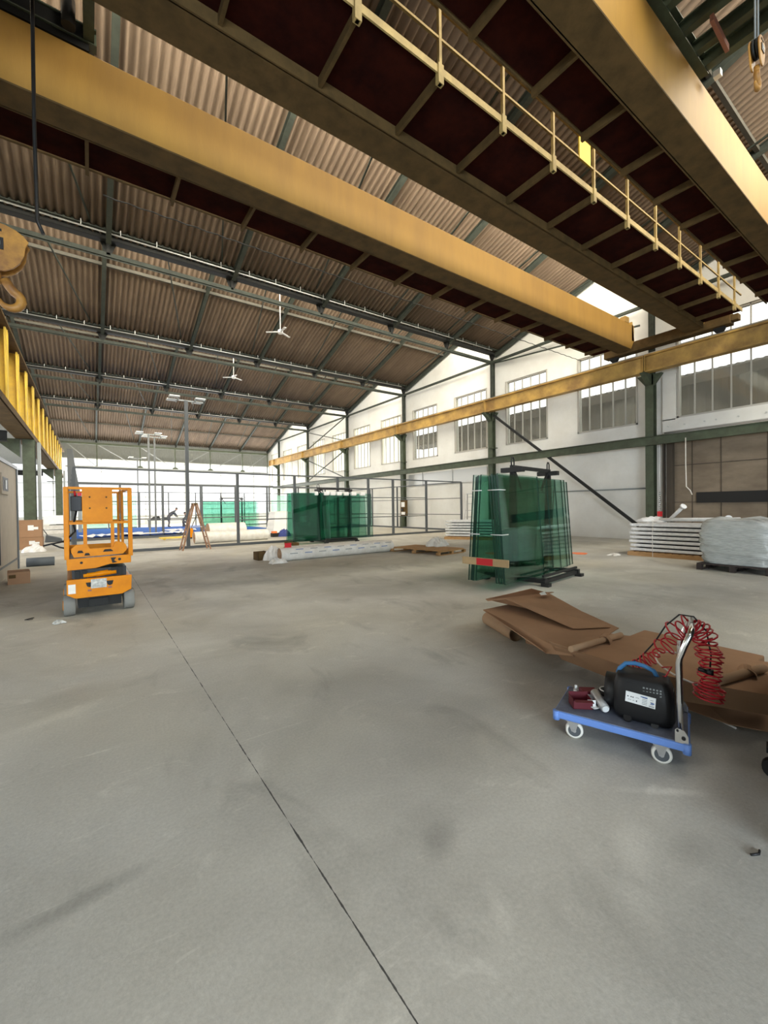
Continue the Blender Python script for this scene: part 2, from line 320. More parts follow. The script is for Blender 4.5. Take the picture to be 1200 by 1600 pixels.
# --- other walls
b = MB(); b.box(XL-0.3, XL, -12, 53, 7.45, 13); struct(b.build('wall_left', 'wall'))
b = MB(); b.box(-12, -8, -12.3, -12, 0, 13); b.box(2, WR+0.3, -12.3, -12, 0, 13); b.box(-8, 2, -12.3, -12, 5.6, 13); struct(b.build('wall_back', 'wall'))
b = MB(); b.box(-12, WR+0.3, 53, 53.3, 0, 0.9).box(-12, WR+0.3, 53, 53.3, 6.95, 9.6); struct(b.build('wall_far', 'wall'))
b = MB()
b.box(-3.3, WR, 52.96, 52.99, 6.95, 9.6)
for i in range(0, 92): b.box(-3.3+i*0.24, -3.3+i*0.24+0.12, 52.93, 52.99, 6.95, 9.3)
struct(b.build('trim_3', 'band'))
b = MB(); n = 240
b.grid([[(-12+31*i/n, 53.1+0.03*math.sin(i*2.1), z) for i in range(n+1)] for z in (0.9, 6.95)]); fo = struct(b.build('window_20', 'film'))
b = MB()
for z in (0.95, 1.6, 2.95, 4.3, 5.6, 6.9): b.box(-12, WR, 52.95, 53.03, z-0.04, z+0.04)
for x in range(-11, 19, 4): b.box(x-0.05, x+0.05, 52.95, 53.03, 0, 6.95)
b.build('glazing_bar', 'galv', fo)
b = MB(); b.box(-10.3, -10, -12, 10, 0, 6).box(-10.3, -10, 10, 53, 0, 0.9).box(-10.3, -10, 10, 53, 4.2, 6)
for y in range(10, 54, 6): b.box(-10.3, -10, y, y+0.9, 0.9, 4.2)
struct(b.build('wall_aisle', 'wall'))
b = MB(); b.box(-10.2, -10.15, 10, 53, 0.9, 4.2); fo = struct(b.build('window_21', 'film'))
b = MB()
for y in range(10, 54, 2): b.box(-10.15, -10.08, y-0.03, y+0.03, 0.9, 4.2)
for z in (2.0, 3.1): b.box(-10.15, -10.08, 10, 53, z-0.03, z+0.03)
b.build('glazing_bar', 'pad', fo)
b = MB(); b.box(-12, XL, -12, 53, 6.1, 6.3); struct(b.build('ceiling_aisle', 'band'))

# --- sawtooth roof, one bay at a time
RX = [-3.05, 0.60, 4.42, 8.05, 11.7, 15.25, 18.75]
def roof_bay(k):
    yv = NV[k+1] if k+1 < len(NV) else None
    y0 = NV[k]                                          # near (peak) side
    last = (k == 6)
    if last: yv2, zv = 52.9, 8.75; zp = 12.45
    else: yv2, zv, zp = yv, VZ, VZ+SL*SP
    per, sub = 0.20, 6; nx = int((WR-XL)/per*sub)
    b = MB(); rows = []
    ns = 5
    for s in range(ns+1):
        t = s/ns; y = y0+(yv2-y0)*t; z = zp+(zv-zp)*t
        rows.append([(XL+i*per/sub, y, z+0.12+0.058*math.cos(2*PI*i/sub)) for i in range(nx+1)])
    b.grid(rows, True)
    r = struct(b.build('ceiling', 'roof', solid=0.012))
    d = Vector((0, yv2-y0, zv-zp))
    for x in RX:
        b = MB(); b.ibeam((x, y0+0.1, zp-0.06), (x, yv2-0.1, zv-0.06), 0.14, 0.22, 0.02); b.build('rafter', 'rafter', r)
    for t in ((0.5,) if not last else (0.33, 0.68)):
        b = MB(); b.bar((XL, y0+(yv2-y0)*t, zp+(zv-zp)*t-0.0), (WR, y0+(yv2-y0)*t, zp+(zv-zp)*t), 0.10, 0.12); b.build('purlin', 'purlin', r)
    for i in range(len(RX)-1):                        # thin wind bracing rods
        xa = (RX[i]+RX[i+1])/2; b = MB(); b.bar((xa-0.3, y0+0.2, zp-1.6 if not last else zp-1.6), (RX[i+1]-0.4, yv2-0.1, zv+0.25), 0.045, 0.045); b.build('tie_rod', 'rafter', r)
    # glazing in the vertical face
    b = MB(); b.box(XL, WR, y0-0.02, y0-0.01, VZ+0.3, VZ+SL*SP+0.15); b.build('glazing', 'frost', r)
    b = MB()
    for i in range(0, 23): b.box(XL+i, XL+i+0.05, y0-0.06, y0+0.03, VZ+0.2, VZ+SL*SP+0.15)
    b.box(XL, WR, y0-0.06, y0+0.03, VZ+1.3, VZ+1.36)
    b.build('glazing_bar', 'rafter', r)
    return r
for k in range(0, 7): roof_bay(k)
def valley(y, n):
    b = MB(); b.ibeam((XL, y-0.28, VZ+0.30), (WR, y-0.28, VZ+0.30), 0.20, 0.34, 0.03)
    o = struct(b.build('trim_%d' % n, 'rafter'))
    b = MB(); b.box(XL, WR, y-0.12, y+0.14, VZ-0.02, VZ+0.32); b.build('gutter', 'gutter', o)
    b = MB(); b.box(XL, WR, y+0.05, y+0.17, VZ-0.46, VZ-0.33); b.box(XL, WR, y+0.1, y+0.12, VZ-0.5, VZ-0.35); b.build('bottom_chord', 'rafter', o)
    for x in RX:
        b = MB(); b.bar((x, y+0.1, VZ-0.4), (x, y+0.1, VZ+0.1), 0.10, 0.10); b.prism([(x-0.22, y+0.1, VZ), (x+0.22, y+0.1, VZ), (x+0.08, y+0.1, VZ-0.34), (x-0.08, y+0.1, VZ-0.34)], (0, 0.03, 0)); b.build('gusset', 'gutter', o)
    if y > 8:
        b = MB(); b.cyl((XL, y-0.42, VZ+0.02), (WR-0.8, y-0.42, VZ+0.02), 0.025, 8)
        b.build('conduit', 'galv', o)
        b = MB()
        for i in range(22): b.box(XL+i+0.2, XL+i+0.22, y-0.43, y-0.41, VZ+0.02, VZ+0.22)
        b.build('conduit_hanger', 'galv', o)
for i, y in enumerate(NV[1:6+1]): valley(y, 10+i)

# end truss before the gable
t = tag(thing('end_truss', '', 'truss', (0, 50.2, 0)), 'grey green lattice truss across the far end of the hall', 'truss')
b = MB(); b.bar((XL, 0, 8.12), (17.9, 0, 8.12), 0.16, 0.20); b.build('top_chord', 'green', t)
b = MB(); b.bar((-1.9, 0, 5.83), (17.9, 0, 5.83), 0.14, 0.16); b.build('bottom_chord', 'pole', t)
for x in (0.6, 4.3, 7.6, 11.2, 14.8, 17.8):
    b = MB(); b.bar((x, 0, 5.83), (x, 0, 8.1), 0.10, 0.10); b.build('upright', 'green', t)
for (xa, xb) in ((0.6, 4.3), (4.3, 7.6), (11.2, 7.6), (14.8, 11.2), (17.8, 14.8), (-1.8, 0.6)):
    b = MB(); b.bar((xa, 0, 8.1), (xb, 0, 5.85), 0.07, 0.07); b.build('diagonal', 'pole', t)
for x in (4.3, 7.6, 11.2, 14.8):
    b = MB(); b.prism([(x-0.4, -0.06, 5.78), (x+0.4, -0.06, 5.78), (x+0.15, -0.06, 6.1), (x-0.15, -0.06, 6.1)], (0, 0.03, 0)); b.build('gusset_plate', 'green', t)
b = MB(); b.bar((XL, 50.2, 4.3), (XC, 50.2, 4.3), 0.10, 0.10); tag(b.build('tie_beam', 'pole'), 'thin grey beam crossing below the far end truss', 'beam')

# --- columns along the window wall
ordn = ['', 'nearest the right edge, beside the brown door', 'behind the near glass rack', 'right of the middle green glass stack', 'fourth from the right edge', 'fifth from the right edge', 'sixth from the right, close to the far corner']
for k in range(-1, 6):
    y = Y0+SP*k
    lab = ordn[k+1] if k >= 0 else 'beyond the right edge of the picture'
    t = thing('steel_column', 'green steel column on the window wall, '+lab, 'column', (XC, y, 0))
    b = MB(); b.ibeam((0, 0, 0.02), (0, 0, 6.7), 0.30, 0.30, 0.03, (1, 0, 0)); b.build('shaft', 'green', t)
    b = MB(); b.ibeam((0.12, 0, 6.7), (0.12, 0, 9.6), 0.18, 0.2, 0.02, (1, 0, 0)); b.build('upper_shaft', 'rafter', t)
    b = MB(); b.prism([(-0.75, -0.1, 6.66), (0, -0.1, 6.66), (0, -0.1, 6.1), (-0.3, -0.1, 6.35)], (0, 0.2, 0)); b.prism([(-0.15, -0.45, 6.66), (-0.15, 0.45, 6.66), (-0.15, 0.15, 6.25), (-0.15, -0.15, 6.25)], (0.2, 0, 0)); b.build('bracket', 'green', t)
    b = MB(); b.box(-0.3, 0.3, -0.3, 0.3, 0, 0.03); b.build('base_plate', 'green', t)
    if k > 0:
        b = MB(); b.box(-0.28, -0.1, -0.2, -0.02, 4.7, 4.76); b.box(0.0, 0.1, -0.34, -0.1, 4.7, 4.74); b.build('cable_bracket', 'green', t)
# crane rail beam right
t = tag(thing('crane_rail_beam', '', 'beam'), 'long ochre yellow crane rail beam running along the window wall', 'beam')
XR = 18.1
for k in range(-2, 6):
    y0, y1 = NV[0]+SP*k+SP*2-SP*2, 0
ys = [-8.6]+[Y0+SP*k for k in range(-1, 6)]+[50.0]
for i in range(len(ys)-1):
    a, c = ys[i]+0.015, ys[i+1]-0.015
    b = MB(); b.box(XR-0.02, XR+0.02, a, c, 6.73, 7.3); b.box(XR-0.17, XR+0.17, a, c, 6.68, 6.73).box(XR-0.17, XR+0.17, a, c, 7.3, 7.36)
    b.box(XR-0.17, XR+0.17, a, a+0.02, 6.7, 7.3).box(XR-0.17, XR+0.17, c-0.02, c, 6.7, 7.3)
    b.build('rail_beam_span', 'yrail', t)
b = MB(); b.box(XR-0.035, XR+0.035, -8.6, 50, 7.36, 7.43); b.build('rail', 'steel', t)
b = MB(); b.box(XR+0.1, XR+0.3, -8.6, 50, 7.30, 7.33); b.build('service_walkway', 'ydirt_shade', t)
# green wall beam and eave tie
b = MB(); b.ibeam((18.3, -8.6, 4.0), (18.3, 50, 4.0), 0.16, 0.34, 0.02); tag(b.build('wall_beam', 'green'), 'green steel beam running level along the white wall below the windows', 'beam')
b = MB(); b.bar((18.6, 15.9, 9.55), (18.6, 50, 9.55), 0.10, 0.12); tag(b.build('eave_tie', 'rafter'), 'thin dark tie bar along the top of the white wall under the roof', 'beam')
b = MB(); b.bar((18.6, -8, 9.55), (18.6, 15.8, 9.55), 0.10, 0.12); b.bar((18.65, 15.9, 9.5), (18.65, 8.1, 8.85), 0.06, 0.06); tag(b.build('eave_tie', 'rafter'), 'thin dark tie bar above the windows behind the crane ends', 'beam')
b = MB(); b.bar((18.35, 15.5, 6.5), (18.35, 8.05, 0.6), 0.10, 0.12); tag(b.build('diagonal_brace', 'gutter'), 'long dark diagonal brace running down the white wall right of the near glass rack', 'brace')
b = MB(); yy = Y0+SP*3
b.bar((18.4, yy, 9.4), (18.4, yy+SP, 7.4), 0.07, 0.07).bar((18.4, yy+SP, 9.4), (18.4, yy, 7.4), 0.07, 0.07).bar((18.4, yy+0.2, 6.5), (18.4, yy+SP-0.2, 4.2), 0.07, 0.07).bar((18.4, yy+SP-0.2, 6.5), (18.4, yy+0.2, 4.2), 0.07, 0.07)
tag(b.build('cross_brace', 'rafter'), 'thin crossed braces over the far windows of the right wall', 'brace')
b = MB()
for (a, c) in ((16.5, 19.3), (19.4, 22.2), (22.3, 23.8)): b.box(WR-0.06, WR-0.01, a, c, 2.95, 3.8)
b.box(WR-0.1, WR-0.01, 19.32, 19.38, 2.95, 3.85).box(WR-0.1, WR-0.01, 22.22, 22.28, 2.95, 3.85)
tag(b.build('wall_panel', 'galv'), 'grey flat panels fixed high on the white wall under the green beam', 'panel')
b = MB(); b.cyl((WR-0.06, 7.9, 2.15), (WR-0.06, 15.6, 2.15), 0.03, 8); tag(b.build('wall_pipe', 'pole'), 'thin grey pipe running level across the white wall behind the near glass rack', 'pipe')
t = thing('electrical_panel', 'brown board of switches beside a column on the white wall', 'electrical panel', (18.35, 23.7, 0))
b = MB(); b.box(-0.05, 0.05, -0.35, 0.35, 0.85, 2.0); b.build('backboard', 'ydirt_shade', t)
b = MB(); b.box(-0.13, -0.05, -0.15, 0.15, 1.5, 1.85); b.build('switch_box', 'white', t)
b = MB(); b.box(-0.13, -0.05, -0.2, 0.15, 0.95, 1.15); b.build('switch_box', 'white', t)
b = MB(); b.cyl((-0.12, 0.1, 1.3), (-0.05, 0.1, 1.3), 0.09, 12); b.build('socket', 'dark', t)
b = MB(); b.box(18.2, 18.4, 23.75, 24.0, 0.0, 0.85); struct(b.build('trim_30', 'green'))
# chain, controls beside the near column
t = thing('chain_hoist_control', 'hanging chain and switch boxes on the right side of the near column', 'chain', (18.42, 7.3, 0))
b = MB(); b.tube([(0, 0, 4.1), (0.02, 0, 3.2), (0, 0.01, 2.6), (0.03, 0, 2.0)], 0.012, 6); b.build('cord', 'white', t)
b = MB()
for i in range(9):
    b.tube([(0.045*math.cos(a), 0.02*math.sin(a)*(i % 2), 1.9-i*0.08+0.05*math.sin(a)) for a in [2*PI*j/10 for j in range(10)]], 0.01, 5, close=True)
b.build('chain', 'chrome', t)
b = MB(); b.box(-0.08, 0.08, -0.06, 0.06, 1.0, 1.2); b.build('switch_box', 'redtape', t)
b = MB(); b.tube([(18.2, 6.34, 3.95), (18.2, 6.34, 3.0), (18.22, 6.33, 2.13), (18.2, 6.2, 1.98), (18.2, 6.14, 1.82)], 0.018, 6); tag(b.build('hanging_cord', 'roll'), 'pale cord hanging in front of the brown door panels', 'cord')

# --- left crane rail beam and columns
t = tag(thing('crane_rail_beam', '', 'beam'), 'deep yellow crane rail beam with bright yellow stiffeners on the left side', 'beam')
b = MB(); b.box(-2.75, -1.98, 3, 51, 7.22, 7.3).box(-2.45, -2.38, 3, 51, 7.3, 7.37); b.build('top_flange', 'ydirt_shade', t)
b = MB(); b.box(-2.65, -2.02, 3, 51, 4.72, 4.8).box(-2.05, -2.0, 3, 51, 4.72, 4.92); b.build('bottom_flange', 'ydirt_shade', t)
b = MB(); b.box(-2.42, -2.38, 3, 51, 4.8, 7.22); b.build('web', 'yrail', t)
y = 5.0
while y < 50:
    b = MB(); b.prism([(-2.37, y, 4.8), (-2.08, y, 4.82), (-2.03, y, 7.2), (-2.37, y, 7.2)], (0, 0.04, 0))
    b.prism([(-2.1, y-0.26, 7.2), (-2.1, y+0.3, 7.2), (-2.1, y+0.12, 4.85), (-2.1, y-0.08, 4.85)], (0.05, 0, 0)); b.build('stiffener', 'ybr', t); y += 2.5
for (y, xc, lab) in ((24.4, -2.2, 'beside the stacked cartons'), (40.5, -1.95, 'seen behind the left of the scissor lift'), (8, -2.4, 'beyond the left edge of the picture')):
    t = thing('steel_column', 'broad green steel column under the left yellow beam, '+lab, 'column', (xc, y, 0))
    b = MB(); b.ibeam((0, 0, 0.5 if y > 30 else 0.03), (0, 0, 4.7), 0.42, 0.45, 0.04, (0, 1, 0)); b.build('shaft', 'green', t)
    b = MB(); b.prism([(-0.3, -0.2, 4.7), (-1.2, -0.2, 4.7), (-0.3, -0.2, 3.9)], (0, 0.4, 0)); b.build('bracket', 'green', t)
    b = MB(); b.box(0.28, 0.40, -0.1, 0.1, 0.6, 4.6); b.build('cable_duct', 'pole', t)
    if y > 30:
        b = MB(); b.box(-0.6, 0.5, -0.6, 0.6, 0, 0.5); b.build('plinth', 'tyre', t)
        b = MB(); b.box(-0.9, 0.55, -0.8, -0.6, 0.55, 1.2); b.build('impact_guard', 'white', t)
    else:
        b = MB(); b.box(-0.3, 0.3, -0.3, 0.3, 0, 0.03); b.build('base_plate', 'green', t)
b = MB(); b.ibeam((-10, 22.5, 4.55), (-2.7, 22.5, 4.55), 0.3, 0.42, 0.04); tag(b.build('aisle_beam', 'gutter'), 'dark steel cross beam over the left aisle above the beige booth', 'beam')
b = MB(); b.ibeam((-10, 38, 4.2), (-2.7, 38, 4.2), 0.3, 0.35, 0.04); tag(b.build('aisle_beam', 'gutter'), 'dark steel cross beam deeper in the left aisle', 'beam')
t = thing('storage_rack', 'tall green and dark steel rack frames in the left aisle', 'rack', (-4.6, 27, 0))
for (x, y) in ((-1.6, 0), (0.9, 0), (-1.6, 3), (0.9, 3), (0.9, 7), (-1.6, 7)):
    b = MB(); b.bar((x, y, 0), (x, y, 4.0), 0.14, 0.14); b.build('upright', 'gutter', t)
for z in (0.9, 1.7, 2.5, 3.3):
    b = MB(); b.bar((-1.6, 0, z), (0.9, 0, z), 0.10, 0.10).bar((0.9, 0, z), (0.9, 7, z), 0.08, 0.08); b.build('shelf_beam', 'green', t)
b = MB(); b.prism([(-1.5, 0, 1.7), (0.8, 0, 1.7), (0.3, 0, 2.5), (-0.4, 0, 2.5)], (0, 0.6, 0)); b.build('funnel_tray', 'green', t)
b = MB(); b.bar((0.9, 0, 0.2), (0.9, 3, 3.2), 0.06, 0.06).bar((0.9, 7, 0.2), (0.9, 3, 3.2), 0.06, 0.06); b.build('brace', 'pole', t)
t = thing('grey_arch_post', 'dark grey curved steel post rising behind the scissor lift', 'post', (-0.95, 33.5, 0))
b = MB(); b.prism([(-0.22, 0, 0), (-0.12, 0, 0), (-0.1, 0, 3.0), (0.12, 0, 2.5), (0.3, 0, 1.8), (0.52, 0, 1.8), (0.40, 0, 2.9), (0.22, 0, 4.1), (0.06, 0, 5.5), (-0.22, 0, 5.5)], (0, 0.25, 0)); b.build('post', 'pad', t)
b = MB(); b.box(0.28, 0.48, 0.02, 0.2, 0.0, 1.85); b.build('lower_post', 'pole', t)

# ================================================================== overhead cranes
def crane(name, lab, ya, yb, wa, wb, walkA, walkB, tipsx, railing):
    """box girder A occupies ya..ya+wa, girder B yb..yb+wb ; walk = (inner edge, outer edge)"""
    t = thing(name, lab, 'overhead crane')
    zt, zb = 8.63, 7.65; xa, xb = -2.3, 17.92
    for (y0, w_) in ((ya, wa), (yb, wb)):
        b = MB(); b.prism([(xa, y0, zb+0.25), (xa+0.8, y0, zb), (xb-0.25, y0, zb), (xb, y0, zb+0.35), (xb, y0, zt), (xa, y0, zt)], (0, w_, 0)); g = b.build('box_girder', 'yellow', t, bevel=0.008)
        b = MB(); b.box(xa+0.8, xb-0.3, y0-0.015, y0+w_+0.015, zb-0.03, zb-0.002); b.build('bottom_plate', 'ydirt_shade', g)  # darker than the girder face: underside shade put into the plate colour
        b = MB(); b.box(xa, xb, y0+w_/2-0.04, y0+w_/2+0.04, zt, zt+0.06); b.build('trolley_rail', 'ydirt_shade', g)
    for wk in (walkA, walkB):
        if not wk: continue
        y0, y1 = wk; lo, hi = min(y0, y1), max(y0, y1)
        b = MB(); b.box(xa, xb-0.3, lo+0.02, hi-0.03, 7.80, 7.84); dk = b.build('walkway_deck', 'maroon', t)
        b = MB(); b.box(xa, xb-0.3, y1-0.012, y1+0.012, 7.77, 7.88); b.build('edge_angle', 'yhand' if railing and y1 < 5 else 'ydirt_shade', dk)
        b = MB(); b.box(xa, xb-0.3, y0-0.04 if y0 > y1 else y0, y0 if y0 > y1 else y0+0.04, 7.62, 7.81); b.build('root_angle', 'ydirt_shade', dk)
        for x in tipsx:
            b = MB(); b.bar((x, y0, 7.72), (x, y1, 7.73), 0.055, 0.13)
            b.build('bracket', 'ydirt_shade', t)
    if railing:
        for (ye, xs, zt2) in railing:
            rl = MB(); rl.bar((xa, ye, 8.72), (xb-0.4, ye, 8.72), 0.035, 0.035).bar((xa, ye, 8.28), (xb-0.4, ye, 8.28), 0.035, 0.035); r = rl.build('handrail', 'yhand', t)
            for x in xs:
                b = MB(); b.bar((x, ye, 7.62), (x, ye, 8.74), 0.05, 0.05); b.box(x-0.05, x+0.05, ye-0.035, ye+0.035, 7.62, 7.9); b.build('railing_post', 'yhand', t)
    # end carriages
    ylo, yhi = min(yb, ya)-0.7, max(ya, yb)+1.2
    for (x, s) in ((18.1, 1), (-2.41, -1)):
        b = MB(); b.box(x-0.2, x+0.2, ylo, yhi, 7.62, 8.0); b.box(x-0.14, x+0.14, ylo-0.2, ylo, 7.7, 7.9)
        ec = b.build('end_carriage', 'ydirt_shade', t, bevel=0.01)
        for y in (ylo+0.35, yhi-0.35):
            b = MB(); b.cyl((x-0.06, y, 7.60), (x+0.06, y, 7.60), 0.17, 20); b.build('wheel', 'gutter', ec)
    return t
tips1 = [-1.35+1.402*i for i in range(-0, 14)]
c1 = crane('overhead_crane', 'yellow double girder overhead crane, the farther of the two, with its girder in full view', 8.0, 5.62, 0.47, 0.5, (8.47, 9.45), (5.62, 4.53), tips1, [(4.53, tips1, 1)])
tips2 = [-1.2+1.357*i for i in range(0, 14)]
c2 = crane('overhead_crane', 'yellow double girder overhead crane nearest overhead, at the top right', 2.74, 0.3, 0.4, 0.45, (3.14, 3.92), None, tips2, None)
b = MB(); b.box(7.9, 8.3, 4.5, 4.53, 8.25, 8.66)
o = b.build('sign_plate', 'ybr', c1); o['label'] = 'small pale yellow plate on the handrail'
b = MB(); b.box(17.2, 17.5, 7.99, 8.2, 8.63, 8.85).prism([(17.75, 8.0, 8.0), (17.95, 8.0, 8.0), (17.8, 8.0, 8.75), (17.75, 8.0, 8.75)], (0, 0.4, 0)); b.build('buffer_bracket', 'yrail', c1)
b = MB()
for i in range(40):
    x = 0.3+0.42*i; b.tube([(x, 9.75, 7.62-0.02), (x+0.21, 9.75, 7.58), (x+0.42, 9.75, 7.62-0.02)], 0.012, 5)
b.build('supply_cable', 'gutter', c1)
# trolleys (machinery riding on the girders)
def trolley(name, lab, x0, x1, y0, y1):
    t = thing(name, lab, 'hoist trolley', (0, 0, 0)); z = 8.72
    b = MB(); b.ibeam((x0, y0+0.2, z+0.18), (x1, y0+0.2, z+0.18), 0.16, 0.26).ibeam((x0, y1-0.25, z+0.18), (x1, y1-0.25, z+0.18), 0.16, 0.26).ibeam((x0+0.1, y0, z+0.2), (x0+0.1, y1, z+0.2), 0.14, 0.24).ibeam((x1-0.1, y0, z+0.2), (x1-0.1, y1, z+0.2), 0.14, 0.24); b.build('frame', 'green', t)
    b = MB(); b.cyl((x0+0.3, (y0+y1)/2, z+0.62), (x1-0.3, (y0+y1)/2, z+0.62), 0.32, 24)
    for i in range(14):
        xx = x0+0.35+(x1-x0-0.7)*i/13; b.cyl((xx, (y0+y1)/2, z+0.62), (xx+0.03, (y0+y1)/2, z+0.62), 0.34, 20)
    b.build('rope_drum', 'gutter', t)
    b = MB(); b.box(x0+0.2, x0+0.9, y0+0.3, y0+0.9, z+0.3, z+1.0).cyl((x0+0.9, y0+0.6, z+0.6), (x0+1.4, y0+0.6, z+0.6), 0.2, 18); b.build('motor', 'black', t)
    for x in (x0+0.35, x1-0.35):
        for y in (y0+0.12, y1-0.12):
            b = MB(); b.cyl((x, y-0.05, z+0.08), (x, y+0.05, z+0.08), 0.14, 16); b.build('wheel', 'gutter', t)
    b = MB(); b.box(x0+0.3, x1-0.3, y0+1.0, y0+1.14, z-0.02, z+0.1); b.build('sheave_bar', 'pink', t)
    return t
t1 = trolley('hoist_trolley', 'dark hoist trolley on top of the farther crane at the top left corner', -2.2, 0.2, 5.75, 8.3)
b = MB(); b.cyl((-0.15, 7.85, 8.75), (-0.15, 7.85, 9.15), 0.09, 14).box(-1.8, 0.1, 8.0, 8.4, 8.66, 9.05).box(0.1, 0.14, 8.1, 8.16, 8.9, 9.7); b.build('limit_switch', 'black', t1)
t2 = trolley('hoist_trolley', 'dark green hoist trolley on the nearest crane at the top right corner', 6.2, 8.7, 0.45, 3.0)
b = MB(); b.box(8.66, 8.76, 2.5, 2.6, 8.62, 8.72); o = b.build('floodlight', 'label', t2)
b = MB(); b.box(6.3, 7.0, 1.0, 2.6, 8.8, 8.86); b.build('floor_plate', 'gutter', t2)
for x in (7.1, 7.7, 8.2):
    b = MB(); b.ibeam((x, 0.6, 8.9), (x, 2.9, 8.9), 0.12, 0.2); b.build('cross_member', 'green', t2)
b = MB(); b.bar((7.62, 2.3, 8.66), (8.35, 2.32, 8.66), 0.05, 0.1); b.build('guard_bar', 'pink', t2)
def hook(lab, loc, s, m, wx=1.0, hx=0.0):
    t = thing('hook_block', lab, 'crane hook', loc)
    n = 20; P = [(0.30*s*wx*math.cos(a)*(1.0 if math.sin(a) > 0 else 0.86), 0, 0.32*s*math.sin(a) if math.sin(a) > 0 else 0.52*s*math.sin(a)) for a in [2*PI*i/n for i in range(n)]]
    for y in (-0.13*s, 0.09*s):
        b = MB(); b.prism([(p[0], y, p[2]) for p in P], (0, 0.04*s, 0)); pl = b.build('side_plate', m, t, bevel=0.006)
    b = MB(); b.box(-0.12*s, 0.12*s, -0.15*s, -0.13*s, -0.14*s, 0.06*s); o = b.build('nameplate', 'dark', t)
    b = MB(); b.box(-0.08*s, 0.08*s, -0.155*s, -0.15*s, -0.07*s, 0.0); b.build('nameplate_mark', 'pole', o)
    b = MB(); b.box(-0.12*s, 0.1*s, -0.14*s, -0.13*s, 0.17*s, 0.21*s); b.build('slot', 'gutter', t)
    for y in (-0.05*s, 0.04*s):
        b = MB(); b.cyl((0, y-0.03*s, 0.02), (0, y+0.03*s, 0.02), 0.26*s, 24); b.build('pulley', 'gutter', t)
    b = MB(); b.cyl((0, 0, -0.45*s), (0, 0, -0.68*s), 0.07*s, 12)
    b.tube([(hx*0.6, 0, -0.6*s), (hx, 0, -0.72*s)]+[(hx+0.15*s*math.cos(a), 0, -0.93*s+0.15*s*math.sin(a)) for a in [1.2-4.2*i/10 for i in range(11)]], [0.075*s, 0.075*s]+[0.075*s]*6+[0.07*s, 0.06*s, 0.05*s, 0.04*s, 0.025*s], 12); b.build('hook', m, t)
    return t
h1 = hook('orange crane hook block with a dark plate hanging at the left edge', (-0.92, 7.1, 4.87), 0.72, 'hook', 1.6, 0.13)
b = MB()
for dx in (-0.24, -0.20, -0.16, -0.12): b.cyl((dx, 0, 0.1), (dx, 0, 3.85), 0.012, 6)
b.build('wire_rope', 'gutter', h1)
h2 = hook('small brass coloured crane hook hanging at the top right edge', (6.8, 1.6, 7.05), 0.42, 'hook')
b = MB()
for dx in (-0.06, 0.06): b.cyl((dx, 0, 0.1), (dx, 0, 1.9), 0.010, 6)
b.build('wire_rope', 'pole', h2)
b = MB(); b.tube([(-0.50, 7.0, 8.7), (-0.51, 7.0, 6.5), (-0.5, 7.0, 5.25), (-0.44, 7.0, 5.1)], 0.022, 8); tag(b.build('pendant_cable', 'black'), 'black cable hanging straight down in front of the yellow girder at left', 'cable')

# ceiling fans and small roof fittings
def fan(lab, x, y, z, zt):
    t = thing('ceiling_fan', lab, 'ceiling fan', (x, y, z))
    b = MB(); b.cyl((0, 0, 0.05), (0, 0, zt-z), 0.02, 8); b.build('down_rod', 'white', t)
    b = MB(); b.cyl((0, 0, -0.07), (0, 0, 0.07), 0.11, 16); b.build('motor', 'white', t)
    for k in range(3):
        a = 0.5+2*PI*k/3; b = MB(); b.bar((0.1*math.cos(a), 0.1*math.sin(a), 0), (0.62*math.cos(a), 0.62*math.sin(a), -0.02), 0.11, 0.012); b.build('blade', 'white', t)
fan('white three blade ceiling fan on a long rod, the nearer and higher one', 7.0, 17.8, 9.3, 11.6)
fan('white three blade ceiling fan on a long rod, the farther and lower one', 7.09, 25.5, 9.33, 11.7)
def zr(y):
    for k in range(6):
        if NV[k] <= y <= NV[k+1]: return VZ+SL*(NV[k+1]-y)-0.17
for (x, y, lab) in ((0.6, 17.6, 'at the left under the roof'), (0.6, 26.1, 'farther back at the left'), (8.05, 18.3, 'in mid roof, right of the nearer fan'), (8.05, 26.3, 'near the farther fan')):
    t = thing('roof_detector', 'tiny white detector box on a rafter '+lab, 'detector', (x, y, zr(y)))
    b = MB(); b.box(-0.13, 0.13, -0.05, 0.05, -0.16, -0.02); b.build('housing', 'white', t, bevel=0.01)
    b = MB(); b.cyl((0.1, -0.06, -0.09), (0.1, -0.02, -0.09), 0.04, 10); b.build('lens', 'dark', t)

